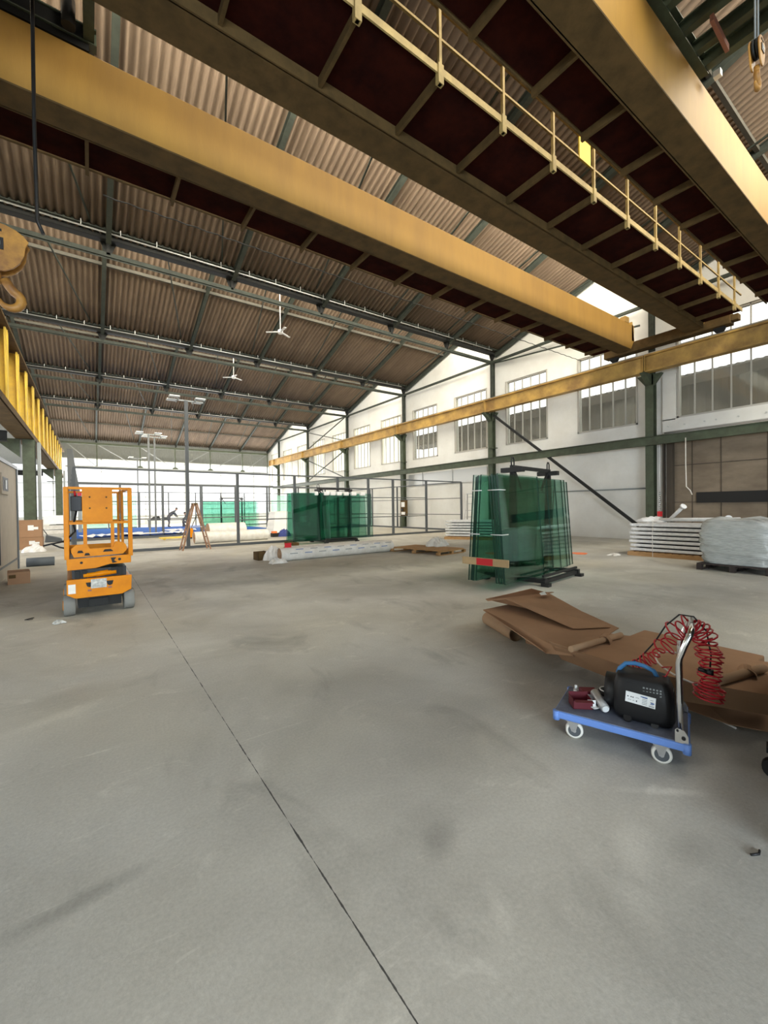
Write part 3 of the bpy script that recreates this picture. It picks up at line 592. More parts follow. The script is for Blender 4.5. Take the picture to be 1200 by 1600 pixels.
# ================================================================== padel courts
def court(lab, loc, rz, LX, LY, frontposts, sideposts, H=3.0, rails=(1.0, 2.0), frontrails=(1.0, 2.0), openspan=None):
    t = thing('padel_court_frame', lab, 'court frame', loc, rz)
    b = MB(); b.box(0, LX, -0.05, 0.05, 0, 0.10).box(0, LX, LY-0.05, LY+0.05, 0, 0.10).box(-0.05, 0.05, 0, LY, 0, 0.10).box(LX-0.05, LX+0.05, 0, LY, 0, 0.10); b.build('base_rail', 'pad', t)
    b = MB(); b.box(0, LX, -0.03, 0.03, H-0.06, H).box(0, LX, LY-0.03, LY+0.03, H-0.06, H).box(-0.03, 0.03, 0, LY, H-0.06, H).box(LX-0.03, LX+0.03, 0, LY, H-0.06, H); b.build('top_rail', 'pad', t)
    for x in frontposts:
        b = MB(); b.box(x-0.05, x+0.05, -0.05, 0.05, 0.1, H-0.05); b.build('post', 'pad', t)
    for x in [i*LX/9 for i in range(10)]:
        b = MB(); b.box(x-0.04, x+0.04, LY-0.04, LY+0.04, 0.1, H-0.05); b.build('post', 'pad', t)
    for y in sideposts:
        for x in (0, LX):
            b = MB(); b.box(x-0.04, x+0.04, y-0.04, y+0.04, 0.1, H-0.05); b.build('post', 'pad', t)
    for z in rails:
        b = MB(); b.box(0, LX, LY-0.02, LY+0.02, z-0.02, z+0.02).box(LX-0.02, LX+0.02, 0, LY, z-0.02, z+0.02).box(-0.02, 0.02, 0, LY, z-0.02, z+0.02); b.build('mid_rail', 'pad', t)
    for (x0, x1, z) in frontrails:
        b = MB(); b.box(x0, x1, -0.02, 0.02, z-0.02, z+0.02); b.build('mid_rail', 'pad', t)
    return t
court('dark grey steel frame of the front padel court, empty of glass', (-0.45, 17.48, 0), 0.037, 18.95, 9.3,
      [0, 5.45, 8.0, 10.25, 12.05, 13.65, 16.05, 18.95], [3.1, 6.2], frontrails=((5.45, 8.0, 1.05), (10.25, 16.05, 2.0), (10.25, 16.05, 1.0)))
court('dark grey steel frame of the rear padel court around the blue turf', (-0.75, 27.9, 0), 0.02, 19.2, 11.5,
      [i*19.2/9 for i in range(10)], [2.9, 5.8, 8.7], frontrails=((0, 19.2, 1.0), (0, 19.2, 2.0)))
def pole(lab, x, y, h=5.75, second=False):
    t = thing('floodlight_pole', lab, 'light pole', (x, y, 0))
    b = MB(); r_ = 0.06 if y < 20 else 0.045; b.box(-r_, r_, -r_, r_, 0.0, h); b.build('pole', 'pad' if y < 20 else 'polegrey', t)
    b = MB(); b.bar((-0.62, 0, h), (0.62, 0, h), 0.06, 0.05).bar((-0.3, -0.35, h), (-0.3, 0.35, h), 0.04, 0.04).bar((0.3, -0.35, h), (0.3, 0.35, h), 0.04, 0.04); b.build('cross_arm', 'pole', t)
    for (dx, dy) in ((-0.45, -0.3), (0.45, -0.3), (-0.45, 0.3), (0.45, 0.3)):
        b = MB(); b.cbox((dx, dy, h+0.05), (0.36, 0.26, 0.05)); b.build('floodlight', 'galv', t, bevel=0.01)
pole('tall dark floodlight pole standing at the wooden stepladder', 3.08, 17.62, 5.7)
pole('paired grey floodlight pole behind the stepladder, left one', 2.72, 26.8)
pole('paired grey floodlight pole behind the stepladder, right one', 3.12, 27.75)
pole('far floodlight pole rising from the rear edge of the blue turf', 3.2, 39.6)
b = MB(); b.box(-1, 10.4, 28.2, 39.0, 0.0, 0.12); b.box(-1, 4.0, 25.9, 28.0, 0.0, 0.1)
tag(b.build('blue_turf', 'blue', bevel=0.02), 'bright blue artificial turf laid on the far floor', 'turf')
b = MB(); b.box(-1.1, 4.1, 25.78, 25.9, 0.0, 0.12); tag(b.build('kerb_beam', 'pad'), 'dark edging beam along the front of the blue turf', 'beam')
sc_l = ['white scrap of turf backing on the blue turf at left', 'white scrap of sheet on the blue turf behind the lift', 'long white strip crossing the blue turf', 'white scrap on the blue turf near the paired poles', 'white scrap on the blue turf left of the ladder']
for i, (x, y, a) in enumerate([(0.3, 26.8, 0.3), (1.5, 27.5, 0.8), (2.2, 26.6, -0.4), (4.6, 29.6, 0.2), (3.7, 27.0, 0.5)]):
    b = MB(); n = 5; P = []
    z0 = 0.145 if y > 28.1 else 0.125
    for r in range(4):
        P.append([(1.5*(j/n-0.5)*(1.3 if r in (1, 2) else 0.6)+0.1*r, 1.3*(r/3-0.5)+0.12*math.sin(j*2+i), z0+0.02+0.11*abs(math.sin(j*1.7+r+i))) for j in range(n+1)])
    b.grid(P); o = b.build('turf_scrap', 'white', solid=0.01); o.location = (x, y, 0); o.rotation_euler = (0, 0, a); tag(o, sc_l[i], 'scrap')
# mint glass panels of the rear court
for (x0, x1, y, lab) in ((1.2, 3.1, 39.9, 'pale mint glass panel standing behind the blue turf, left of the poles'), (-0.8, 1.1, 39.9, 'pale mint glass panel seen behind the scissor lift'), (14.0, 16.4, 38.5, 'pale mint glass panel at the far right behind the middle glass stack')):
    t = thing('glass_panel', lab, 'glass panel', ((x0+x1)/2, y, 0)); w2 = (x1-x0)/2
    b = MB(); b.box(-w2, w2, -0.01, 0.01, 0.15, 2.75); b.build('glass', 'mint', t)
    b = MB(); b.box(-w2, w2, -0.05, 0.05, 0.0, 0.15); b.build('foot_rail', 'pad', t)

# ================================================================== glass racks
def rack(lab, loc, rz, L, npf, npb, paneM, fl, top=2.05, tiny=False, glab='', blab=''):
    t = thing('glass_rack', lab, 'glass rack', loc, rz)
    m = L*0.52; f0, f1 = m-0.78, m+0.78
    b = MB()
    for x in (f0, f1):
        b.bar((x, -0.28, 0.1), (x, 1.0, 0.1), 0.09, 0.09); b.bar((x, 0.30, 0.12), (x, 0.36, top+0.15), 0.07, 0.07); b.bar((x, 0.44, 0.12), (x, 0.38, top+0.15), 0.07, 0.07)
        for y in (-0.28, 1.0): b.box(x-0.07, x+0.07, y-0.07, y+0.07, 0.0, 0.06)
    for y in (-0.22, 0.37, 0.95): b.bar((f0, y, 0.08), (f1, y, 0.08), 0.07, 0.07)
    b.bar((f0, -0.22, 0.18), (f1, -0.22, 0.18), 0.04, 0.04)
    b.build('base_frame', 'black', t)
    b = MB(); b.bar((f0-0.05, 0.37, top+0.18), (f1+0.05, 0.37, top+0.18), 0.07, 0.07)
    b.bar((f0, 0.37, top+0.18), (f0+0.35, 0.37, top-0.25), 0.04, 0.04).bar((f1, 0.37, top+0.18), (f1-0.35, 0.37, top-0.25), 0.04, 0.04)
    for x in (f0, f1): b.box(x-0.06, x+0.06, 0.15, 0.6, top+0.08, top+0.17)
    b.build('top_bar', 'black', t)
    for x in (f0, f1):
        b = MB(); b.tube([(x-0.05, 0.37, top+0.2), (x-0.05, 0.37, top+0.32), (x-0.02, 0.37, top+0.37), (x+0.02, 0.37, top+0.37), (x+0.05, 0.37, top+0.32), (x+0.05, 0.37, top+0.2)], 0.014, 8); b.build('lifting_eye', 'black', t)
    M4 = Matrix.Translation(loc) @ Matrix.Rotation(rz, 4, 'Z')
    for side, n in ((0, npf), (1, npb)):
        for i in range(n):
            th = 0.026; gap = 0.034
            if side == 0: yb, yt = -0.0+i*gap, 0.13+i*gap
            else: yb, yt = 0.74-i*gap, 0.61-i*gap
            ln = L*(fl[i % len(fl)]); zt = top-0.012*((i*3) % 4); x0 = 0.015*((i*2) % 3)
            b = MB(); z0 = 0.13
            b.hexa([(x0, yb, z0), (ln, yb, z0), (ln, yb+th, z0), (x0, yb+th, z0), (x0, yt, zt), (ln, yt, zt), (ln, yt+th, zt), (x0, yt+th, zt)])
            b.bm.faces.ensure_lookup_table()
            for f in b.bm.faces:
                c = f.calc_center_median()
                nrm = f.calc_area()
                if nrm < 0.2: f.material_index = 1
            o = b.build('glass_sheet', None, None, mats=[paneM, 'pedge']); o.matrix_world = M4
            if side == 0: lb = glab.format(['outermost', 'second', 'third', 'fourth', 'fifth', 'innermost'][i])
            else: lb = blab.format(['outermost', 'second', 'third', 'fourth', 'innermost'][i])
            tag(o, lb, 'glass pane', 'glass panes on the '+lab.split(' holding')[0])
    return t
racknear = rack('black steel A frame rack nearest the camera holding green glass', (5.85, 4.72, 0), 0.163, 3.36, 6, 5, 'pane', [0.45, 0.60, 0.74, 0.86, 0.93, 1.0],
     glab='tall green glass pane on the near rack, {} in the front pack', blab='tall green glass pane on the near rack, {} in the rear pack', top=2.07)
rack('black steel A frame rack in the middle holding green glass behind the printed rolls', (6.75, 16.0, 0), 0.05, 4.05, 4, 3, 'paneb', [0.42, 0.70, 0.90, 1.0],
     glab='green glass pane on the middle rack behind the white rolls, {} in its front pack', blab='green glass pane on the middle rack behind the white rolls, {} in its rear pack', top=2.15)
rack('black steel A frame rack farthest away holding pale green glass behind the courts', (6.7, 32.5, 0), 0.05, 4.2, 3, 2, 'panec', [1.0, 0.95, 0.98],
     glab='green glass pane on the far rack near the blue turf, {} in its front pack', blab='green glass pane on the far rack near the blue turf, {} in its rear pack', top=2.15)
Mr = Matrix.Translation((5.85, 4.72, 0)) @ Matrix.Rotation(0.163, 4, 'Z')
for i, f in enumerate((0.27, 0.39, 0.47, 0.55, 0.64, 0.74, 0.86)):
    b = MB(); b.cbox((0, 0, 0), (0.26 if i else 0.16, 0.34, 0.16)); o = b.build('foam_cap', 'white', bevel=0.03); o.location = (6.75+4.05*f, 16.0+0.2+4.05*f*0.05+0.06, 2.12); o.rotation_euler = (0, 0, 0.05)
    tag(o, 'white foam cap on top of the middle glass, %s from left' % ['first', 'second', 'third', 'fourth', 'fifth', 'sixth', 'seventh'][i], 'foam block', 'foam caps along the middle rack top')
t = thing('edge_batten', 'pale wooden batten with a red mark strapped across the left end of the near glass', 'batten'); t.matrix_world = Mr
b = MB(); b.bar((-0.03, -0.08, 0.50), (-0.03, 0.86, 0.50), 0.03, 0.13); b.build('batten', 'batten', t)
b = MB(); b.bar((-0.048, 0.22, 0.50), (-0.048, 0.55, 0.50), 0.006, 0.12); o = b.build('mark', 'redtape', t); o['label'] = 'red mark'
for (z, lab) in ((1.78, 'upper'), (0.99, 'middle')):
    b = MB(); d = (z-0.13)/1.94*0.13
    b.tube([(-0.012, 0.215+d, z), (-0.012, -0.01+d, z), (0.2, -0.01+d, z)], 0.008, 6).tube([(-0.012, 0.78-d, z), (-0.012, 0.56-d, z)], 0.008, 6)
    o = b.build('strap', 'white'); o.matrix_world = Mr; tag(o, 'thin white strap around the left edge of the near glass, the %s of two' % lab, 'strap')
b = MB(); b.box(6.62, 6.86, 15.8, 16.75, 0.0, 0.12); tag(b.build('wood_block', 'ydirt_shade'), 'brown wooden block under the left corner of the middle glass rack', 'block')

# ================================================================== rolls, pallets, stacks
def roll(name, lab, p, q, r, m='roll', prints=False, grp=None, lump=0.0):
    p, q = Vector(p), Vector(q); d = q-p; n = 24
    t = thing(name, lab, 'roll', p, 0, grp)
    b = MB(); pts = [d*i/n for i in range(n+1)]
    b.tube([(x.x, x.y, x.z+r) for x in pts], [r*(1+lump*math.sin(i*1.3)) for i in range(n+1)], 28, cap=False)
    b.build('wrap', m, t)
    b = MB()
    for e, s in ((Vector((0, 0, 0)), 1), (d, -1)):
        e = e+Vector((0, 0, r)); dn = d.normalized()*s
        for rr in (0.96, 0.8, 0.64, 0.48):
            b.tube([e+dn*0.012*(1+rr), e+dn*0.05], r*rr, 24)
        b.tube([e-dn*0.01, e+dn*0.05], 0.05, 16)
    b.build('roll_end', 'cardd', t)
    if prints:
        ax = d.normalized(); sd = Vector((ax.y, -ax.x, 0))
        if sd.y > 0: sd = -sd
        for i in range(9):
            for j, ang in enumerate((0.15, 0.75)):
                s0 = 0.25+i*0.46+0.2*j
                if s0 > d.length-0.3: continue
                b = MB(); rr = r*1.012+0.003
                P = []
                for a2 in (ang-0.06, ang+0.06):
                    P.append([(ax*(s0+k)+sd*rr*math.cos(a2)+Vector((0, 0, r+rr*math.sin(a2)))) for k in (0, 0.12, 0.24)])
                b.grid(P); b.build('print_mark', 'inkb' if (i+j) % 2 else 'pole', t)
    return t
roll('printed_roll', 'long white wrapped roll with small printed marks lying nearest the camera', (4.35, 11.42, 0), (8.35, 11.55, 0), 0.19, prints=True)
roll('printed_roll', 'long white wrapped roll with printed marks lying against the front printed roll', (4.7, 11.83, 0), (8.3, 11.95, 0), 0.19, prints=True)
b = MB(); b.cbox((4.62, 11.42, 0.444), (0.20, 0.012, 0.13)); tag(b.build('red_plate', 'redtape'), 'small red plate standing on the left end of the front printed roll', 'plate')
roll('turf_roll', 'fat white roll lying on the floor behind the wooden stepladder', (3.7, 19.9, 0), (7.05, 20.1, 0), 0.26)
roll('turf_roll', 'shorter white roll resting behind and above the fat white roll', (4.55, 21.2, 0), (6.3, 21.3, 0), 0.42)
b = MB(); n = 24
def crumple(name, lab, cat, cx, cy, wx, wy, h, seed, z0=0.0, m='white', rz=0):
    rnd = random.Random(seed); n = 22; b = MB(); P = []
    ph = [rnd.uniform(0, 6) for _ in range(8)]
    for i in range(n+1):
        row = []
        for j in range(n+1):
            u, v = i/n*2-1, j/n*2-1; e = max(0, 1-u*u)*max(0, 1-v*v)
            k = 0.5+0.5*math.sin(4*u+3*v+ph[0]); k2 = abs(math.sin(7*u-5*v+ph[1])); k3 = abs(math.sin(9*v+6*u*v+ph[2]))
            z = z0+0.006+h*(e**0.5)*(0.35+0.3*k+0.25*k2+0.15*k3)+rnd.uniform(0, 0.03*h)
            if e == 0: z = z0+0.006
            row.append((u*wx*(1+0.18*math.sin(5*v+ph[3])), v*wy*(1+0.18*math.sin(5*u+ph[4])), z))
        P.append(row)
    b.grid(P); o = b.build(name, m, solid=0.006); o.location = (cx, cy, 0); o.rotation_euler = (0, 0, rz); return tag(o, lab, cat)
def pallet(name, lab, loc, rz, L, W, m='wood', H=0.14):
    t = thing(name, lab, 'pallet', loc, rz)
    n = 6
    for i in range(n):
        b = MB(); y = W*(i+0.5)/n; b.box(0, L, y-W/n*0.42, y+W/n*0.42, H-0.025, H); b.build('deck_board', m, t)
    for x in (0.0, L/2-0.05, L-0.10):
        for y in (0.0, W/2-0.05, W-0.1):
            b = MB(); b.box(x, x+0.1, y, y+0.1, 0.02, H-0.045); b.build('block', m, t)
        b = MB(); b.box(x, x+0.1, 0, W, H-0.045, H-0.025).box(x, x+0.1, 0, W, 0, 0.02); b.build('stringer', m, t)
    return t
# timber pallet right of the rolls
pallet('timber_pallet', 'low pine pallet on the floor at the right end of the printed rolls', (8.68, 9.42, 0), math.atan2(2.0, -0.36), 2.05, -1.25, 'wood', 0.15)
crumple('crumpled_sheet', 'crumpled white plastic sheet lying at the back of the pine pallet', 'plastic sheet', 9.75, 10.75, 0.42, 0.30, 0.30, 3, 0.15, rz=0.6)
# debris left of the roll
t = thing('open_carton', 'small open brown carton left of the crumpled plastic at the roll end', 'box', (3.95, 12.0, 0), 0.1)
b = MB(); b.box(0, 0.012, 0, 0.35, 0, 0.24).box(0, 0.3, 0, 0.012, 0, 0.24).box(0.29, 0.3, 0, 0.35, 0, 0.24).box(0, 0.3, 0.338, 0.35, 0, 0.24).box(0, 0.3, 0, 0.35, 0, 0.01); b.build('body', 'ydirt_shade', t)
b = MB(); b.prism([(0.3, 0, 0.24), (0.5, 0.02, 0.2), (0.5, 0.33, 0.2), (0.3, 0.35, 0.24)], (0, 0, 0.008)); b.build('flap', 'gutter', t)
crumple('crumpled_plastic', 'crumpled translucent plastic heaped at the left end of the printed rolls', 'plastic sheet', 4.42, 11.95, 0.32, 0.25, 0.42, 11, m='roll')
crumple('crumpled_plastic', 'smaller crumpled plastic on the floor in front of the roll end', 'plastic sheet', 4.2, 11.1, 0.22, 0.16, 0.14, 12, m='roll')
# stacks of white padded frames
def frame_stack(lab, loc, rz, L, W, rows, pitch, ptop, extras=True):
    t = thing('pallet_of_frames', lab+', bottom pallet', 'pallet', loc, rz)
    b = MB(); b.box(-0.05, L*0.96, -0.03, W, 0.0, 0.03).box(-0.05, L*0.96, -0.03, 0.07, 0.03, 0.11).box(-0.05, L*0.96, W-0.1, W, 0.03, 0.11)
    b.build('bearer', 'wood', t)
    b = MB()
    for i in range(int(L/0.16)): b.box(i*0.16, i*0.16+0.12, -0.02, W, 0.11, 0.125)
    b.build('deck_board', 'wood', t)
    M4 = Matrix.Translation(loc) @ Matrix.Rotation(rz, 4, 'Z')
    for i in range(rows):
        z = 0.16+i*pitch; b = MB(); rnd = random.Random(i+int(loc[1]*7))
        dx = rnd.uniform(-0.03, 0.03); hh = pitch*0.66
        for y in (0.02, W*0.5, W-0.08):
            b.cbox((L/2+dx, y+0.03, z+hh/2-0.01), (L, 0.07, hh), rnd.uniform(-0.004, 0.004))
        b.box(0.02+dx, 0.10+dx, 0.0, W, z, z+hh*0.8).box(L-0.1+dx, L-0.02+dx, 0.0, W, z, z+hh*0.8)
        o = b.build('padded_frame', 'tubew', None, bevel=0.012); o.matrix_world = M4
        tag(o, lab+', layer %s from bottom' % ['first', 'second', 'third', 'fourth', 'fifth', 'sixth', 'seventh', 'eighth', 'ninth', 'tenth'][i], 'frame', 'white frames on the '+lab[-40:])
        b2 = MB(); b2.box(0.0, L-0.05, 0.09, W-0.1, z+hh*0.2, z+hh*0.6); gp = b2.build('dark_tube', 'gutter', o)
    return t
frame_stack('white frames in the stack beside the bale', (12.98, 5.95, 0), -PI/2+0.02, 2.9, 1.2, 7, 0.118, 0)
def tubeitem(lab, p, q, r, m='tubew', flange=False):
    t = thing('white_tube', lab, 'tube', p); d = Vector(q)-Vector(p)
    b = MB(); b.tube([(0, 0, 0), d], r, 16); b.build('tube', m, t)
    if flange:
        b = MB(); b.tube([d*0.96, d*1.03], r*1.7, 20); b.build('flange', m, t)
tubeitem('white tube with a flanged end sticking up from the big frame stack', (13.15, 5.0, 1.02), (12.9, 4.55, 1.42), 0.045, flange=True)
tubeitem('long white wrapped tube lying along the top of the big frame stack', (13.1, 5.2, 1.05), (13.05, 3.4, 1.09), 0.05)
tubeitem('short white tube end on top of the big frame stack, toward its right end', (13.6, 3.9, 1.03), (13.3, 3.7, 1.1), 0.05, flange=True)
crumple('bubble_wrap', 'bunched white wrapping on the left end of the big frame stack', 'wrapping', 13.25, 5.45, 0.20, 0.35, 0.16, 5, 0.985)
b = MB(); b.tube([(12.9, 5.3, 0.02), (12.88, 5.3, 0.5), (12.92, 5.3, 1.0), (13.3, 5.3, 1.01)], 0.008, 6); tag(b.build('binding_strap', 'roll'), 'thin white strap tied around the big frame stack', 'strap')
frame_stack('white frames in the far stack left of the glass', (13.3, 14.1, 0), -1.05, 2.6, 1.3, 6, 0.125, 0)
# second step ladder (aluminium)
def ladder(lab, loc, rz, spread, h, wdt, m, n, rr=0.022):
    t = thing('stepladder', lab, 'ladder', loc, rz)
    for s in (-1, 1):
        b = MB()
        for y in (-wdt/2, wdt/2):
            b.bar((s*spread/2, y*1.12, 0.0), (s*0.05, y*0.62, h), rr*1.6, rr*2.6)
        lf = b.build('leg_frame', m, t)
        for i in range(n):
            k = (i+0.7)/(n+0.2); x = s*(spread/2+(0.05-spread/2)*k); ww = wdt/2*(1.12-0.5*k)
            b = MB(); b.bar((x, -ww, h*k), (x, ww, h*k), rr*1.8, rr*1.4); b.build('rung', m, lf)
    b = MB(); b.cbox((0, 0, h), (0.16, wdt*0.7, 0.05)); b.build('hinge_cap', 'ydirt_shade' if m == 'ladderwood' else m, t)
    b = MB(); b.bar((-spread*0.22, -wdt*0.4, h*0.5), (spread*0.22, -wdt*0.4, h*0.5), 0.02, 0.02); b.build('stay', 'roll', t)
ladder('old wooden double stepladder standing at the front court frame', (3.2, 16.95, 0), 0.05, 0.98, 1.72, 0.42, 'ladderwood', 6)
ladder('slim aluminium stepladder standing behind the far frame stack', (16.3, 15.4, 0), 0.5, 0.9, 2.15, 0.5, 'alu', 6)
# film wrapped bale on dark pallet
t = pallet('dark_pallet', 'near black pallet under the film wrapped bale', (11.25, 3.72, 0), -PI/2-0.03, 1.3, 1.1, 'woodd', 0.15)
b = MB(); rnd = random.Random(4); rows = []; N = 48
for i in range(15):
    z = 0.155+i*0.068; row = []
    for j in range(N+1):
        a = 2*PI*(j % N)/N; ca, sa = math.cos(a), math.sin(a); p = 0.34
        bx = math.copysign(abs(ca)**p, ca)*0.52; by = math.copysign(abs(sa)**p, sa)*0.64
        k = (0.90+0.12*math.sin(min(1, i/7)*PI/2))-(0.18*max(0, (i-10)/4)**2)
        k *= 1+0.04*math.sin(i*2.3+2*a)+0.018*math.sin(7*a+i)+0.012*math.sin(i*5.1)
        row.append((bx*k, by*k, z+0.03*math.sin(2*a+i*0.7)*(1 if i > 0 else 0)))
    rows.append(row)
top = [(0, 0, rows[-1][0][2]+0.06)]*(N+1); mid = [(p[0]*0.6, p[1]*0.6, p[2]+0.05+0.02*math.sin(j)) for j, p in enumerate(rows[-1])]
b.grid(rows+[mid, top], True); o = b.build('wrapped_bale', 'wrap'); o.location = (11.82, 3.08, 0); tag(o, 'bulky bale wrapped in shiny grey stretch film on a dark pallet', 'bale')
crumple('film_scrap', 'torn clear film on the floor left of the big frame stack', 'plastic sheet', 12.6, 6.2, 0.18, 0.12, 0.06, 8, m='roll')
# far white pile and clutter inside the court
b = MB(); rows = []
for i in range(9):
    z = i*0.165; k = 1-0.028*i-0.02*(i % 2)
    rows.append([(x*k, y*k, z) for (x, y) in [(-0.85, -0.5), (0.85, -0.5), (0.85, 0.5), (-0.85, 0.5), (-0.85, -0.5)]])
rows.append([(0, 0, 8*0.165+0.03)]*5)
b.grid(rows); o = b.build('white_stack', 'white'); o.location = (9.35, 23.9, 0); o.rotation_euler = (0, 0, 0.1); tag(o, 'tall white wrapped stack standing inside the front court', 'stack')
crumple('blue_cloth', 'dark blue cloth heaped in front of the tall white stack', 'cloth', 8.5, 21.6, 0.35, 0.25, 0.40, 21, m='bluecloth')
t = thing('tool_box', 'small open tool box beside the blue cloth heap', 'tool box', (8.05, 21.6, 0))
b = MB(); b.box(-0.22, 0.22, -0.15, 0.15, 0, 0.2); b.build('body', 'gutter', t); b = MB(); b.box(-0.2, 0.05, -0.12, 0.1, 0.2, 0.3); b.build('tray', 'orangedot', t)
# pallet jack
t = thing('pallet_jack', 'yellow pallet jack with forks on the floor behind the wooden stepladder', 'pallet jack', (4.15, 23.6, 0), PI+0.02)
for y in (-0.2, 0.2):
    b = MB(); b.box(0.0, 1.35, y-0.08, y+0.08, 0.06, 0.13).cyl((1.15, y-0.04, 0.045), (1.15, y+0.04, 0.045), 0.045, 12); b.build('fork', 'ybr', t, bevel=0.01)
b = MB(); b.prism([(0, -0.28, 0.06), (0.1, -0.28, 0.5), (-0.15, -0.28, 0.55), (-0.2, -0.28, 0.1)], (0, 0.56, 0)); b.build('body', 'orange', t, bevel=0.02)
b = MB(); b.cyl((-0.12, -0.08, 0.09), (-0.12, 0.08, 0.09), 0.09, 16); b.build('steer_wheel', 'dark', t)
b = MB(); b.tube([(-0.1, 0, 0.5), (-0.35, 0, 1.1)], 0.02, 8).tube([(-0.35, -0.15, 1.1), (-0.42, -0.1, 1.25), (-0.42, 0.1, 1.25), (-0.35, 0.15, 1.1)], 0.014, 8); b.build('handle', 'dark', t)

# ================================================================== left side things
t = thing('site_booth', 'beige cabin booth with dark corner trim at the left edge', 'booth', (-1.6, 14.7, 0))
b = MB(); b.box(-3.2, 0, -6.0, 0, 0.0, 2.62); b.build('shell', 'booth', t)
b = MB(); b.box(-3.22, 0.02, -6.02, 0.02, 2.62, 2.70).box(-0.03, 0.03, -0.10, 0.03, 0.0, 2.62).box(0.0, 0.015, -6.0, -0.1, 0.26, 0.30); b.build('corner_trim', 'boothtrim', t)
b = MB(); b.box(0.0, 0.05, -4.4, -3.1, 0.28, 2.25); dd = b.build('door', 'boothtrim', t)
b = MB(); b.box(0.05, 0.06, -4.3, -3.25, 1.35, 2.15).box(0.05, 0.06, -4.3, -3.25, 0.45, 1.2); b.build('door_panel', 'pad', dd)
b = MB(); b.box(0.05, 0.07, -3.14, -3.09, 0.4, 2.2); b.build('hinge', 'dark', dd)
b = MB(); b.box(0.0, 0.03, -2.5, -1.5, 1.9, 2.36); vv = b.build('vent_frame', 'booth', t)
b = MB(); b.box(0.03, 0.035, -2.35, -1.65, 1.98, 2.28); b.build('vent_opening', 'doorslot', vv)
b = MB(); b.cbox((0.04, -2.0, 2.12), (0.01, 0.2, 0.2)); b.build('vent_glass', 'pole', vv)
t = thing('carton', 'brown cardboard carton on the floor by the corner of the beige booth', 'box', (-1.42, 11.45, 0), 0.12)
b = MB(); b.box(0, 0.36, 0, 0.5, 0, 0.25); b.build('body', 'card', t, bevel=0.004)
b = MB(); b.box(0.02, 0.13, -0.004, 0, 0.13, 0.20); b.build('print', 'ydirt_shade', t)
b = MB(); b.tube([(-1.45, 14.9, 0.12), (-0.85, 14.9, 0.12)], 0.12, 20); tag(b.build('dark_pipe', 'boothtrim'), 'short dark pipe lying behind the beige booth corner', 'pipe')
for (x, y, z, sx, sy, sz, lab) in ((-2.0, 22.0, 0, 0.8, 0.6, 0.48, 'lower brown carton stacked in front of the left green column'), (-2.03, 22.0, 0.485, 0.82, 0.62, 0.68, 'upper brown carton with a white label in front of the left green column')):
    t = thing('carton', lab, 'box', (x, y, z))
    b = MB(); b.box(-sx/2, sx/2, -sy/2, sy/2, 0, sz); b.build('body', 'card', t, bevel=0.005)
    b = MB(); b.box(-0.02, 0.16, -sy/2-0.005, -sy/2, sz*0.4, sz*0.7).box(0.16, 0.3, -sy/2-0.005, -sy/2, sz*0.45, sz*0.6); b.build('label', 'label', t)
crumple('plastic_bag', 'white plastic bag heaped beside the cartons at the left', 'bag', -1.75, 20.3, 0.30, 0.35, 0.30, 31, m='white')
t = thing('floor_machine', 'low dark grey machine on the floor beyond the cartons', 'machine', (-1.55, 26.2, 0))
b = MB(); b.prism([(-0.3, -0.2, 0.0), (0.4, -0.2, 0.0), (0.35, -0.2, 0.18), (-0.25, -0.2, 0.36)], (0, 0.4, 0)); b.build('body', 'pad', t, bevel=0.03)
b = MB(); b.tube([(-0.2, 0, 0.35), (-0.5, 0, 0.9)], 0.02, 8); b.build('handle', 'pad', t)
t = thing('pallet_stack', 'white crates low on the floor beyond the left columns', 'crate', (-1.9, 36, 0))
for z in (0.0, 0.3):
    b = MB(); b.box(-0.8, 0.5, -0.4, 0.4, z, z+0.25); b.build('crate', 'roll', t)

# ================================================================== scissor lift
LF = thing('scissor_lift', 'orange scissor lift with a folded platform standing on the floor at left', 'scissor lift', (0.10, 7.38, 0), 0.035)
W2 = 0.385; LN = 1.62
for (x, y) in ((-W2+0.02, 0), (W2-0.02, 0.0), (-W2+0.02, LN-0.45), (W2-0.02, LN-0.45)):
    s = 1 if x > 0 else -1
    b = MB(); b.tube([(x-0.07, y+0.16, 0.152), (x-0.06, y+0.16, 0.152), (x+0.06, y+0.16, 0.152), (x+0.07, y+0.16, 0.152)], [0.135, 0.15, 0.15, 0.135], 28)
    wl = b.build('wheel', 'tyre', LF)
    b = MB(); b.cyl((x+s*0.065, y+0.16, 0.152), (x+s*0.078, y+0.16, 0.152), 0.07, 16); b.build('hub', 'orange', wl)
b = MB(); b.box(-W2+0.12, W2-0.12, 0.1, LN-0.15, 0.10, 0.28).box(-0.14, 0.10, 0.06, 0.16, 0.12, 0.22); b.build('undercarriage', 'gutter', LF)
b = MB(); b.prism([(-W2-0.01, -0.02, 0.32), (-W2+0.09, -0.02, 0.26), (W2-0.12, -0.02, 0.26), (W2+0.0, -0.02, 0.32), (W2+0.01, -0.02, 0.53), (-W2-0.01, -0.02, 0.53)], (0, 0.06, 0)); fr = b.build('front_panel', 'orange', LF, bevel=0.006)
b = MB(); b.cbox((-0.02, -0.024, 0.45), (0.19, 0.006, 0.13)); o = b.build('emblem_plate', 'screen', fr); o['label'] = 'worn grey emblem plate'
for x in (-0.13, 0.115):
    b = MB(); b.prism([(x-0.045, -0.025, 0.475), (x+0.045, -0.025, 0.475), (x+0.03, -0.025, 0.42), (x, -0.025, 0.405), (x-0.03, -0.025, 0.42)], (0, 0.004, 0)); b.build('tie_down_slot', 'gutter', fr)
b = MB(); b.cbox((-0.335, -0.024, 0.40), (0.085, 0.006, 0.13)); b.build('decal', 'roll', fr)
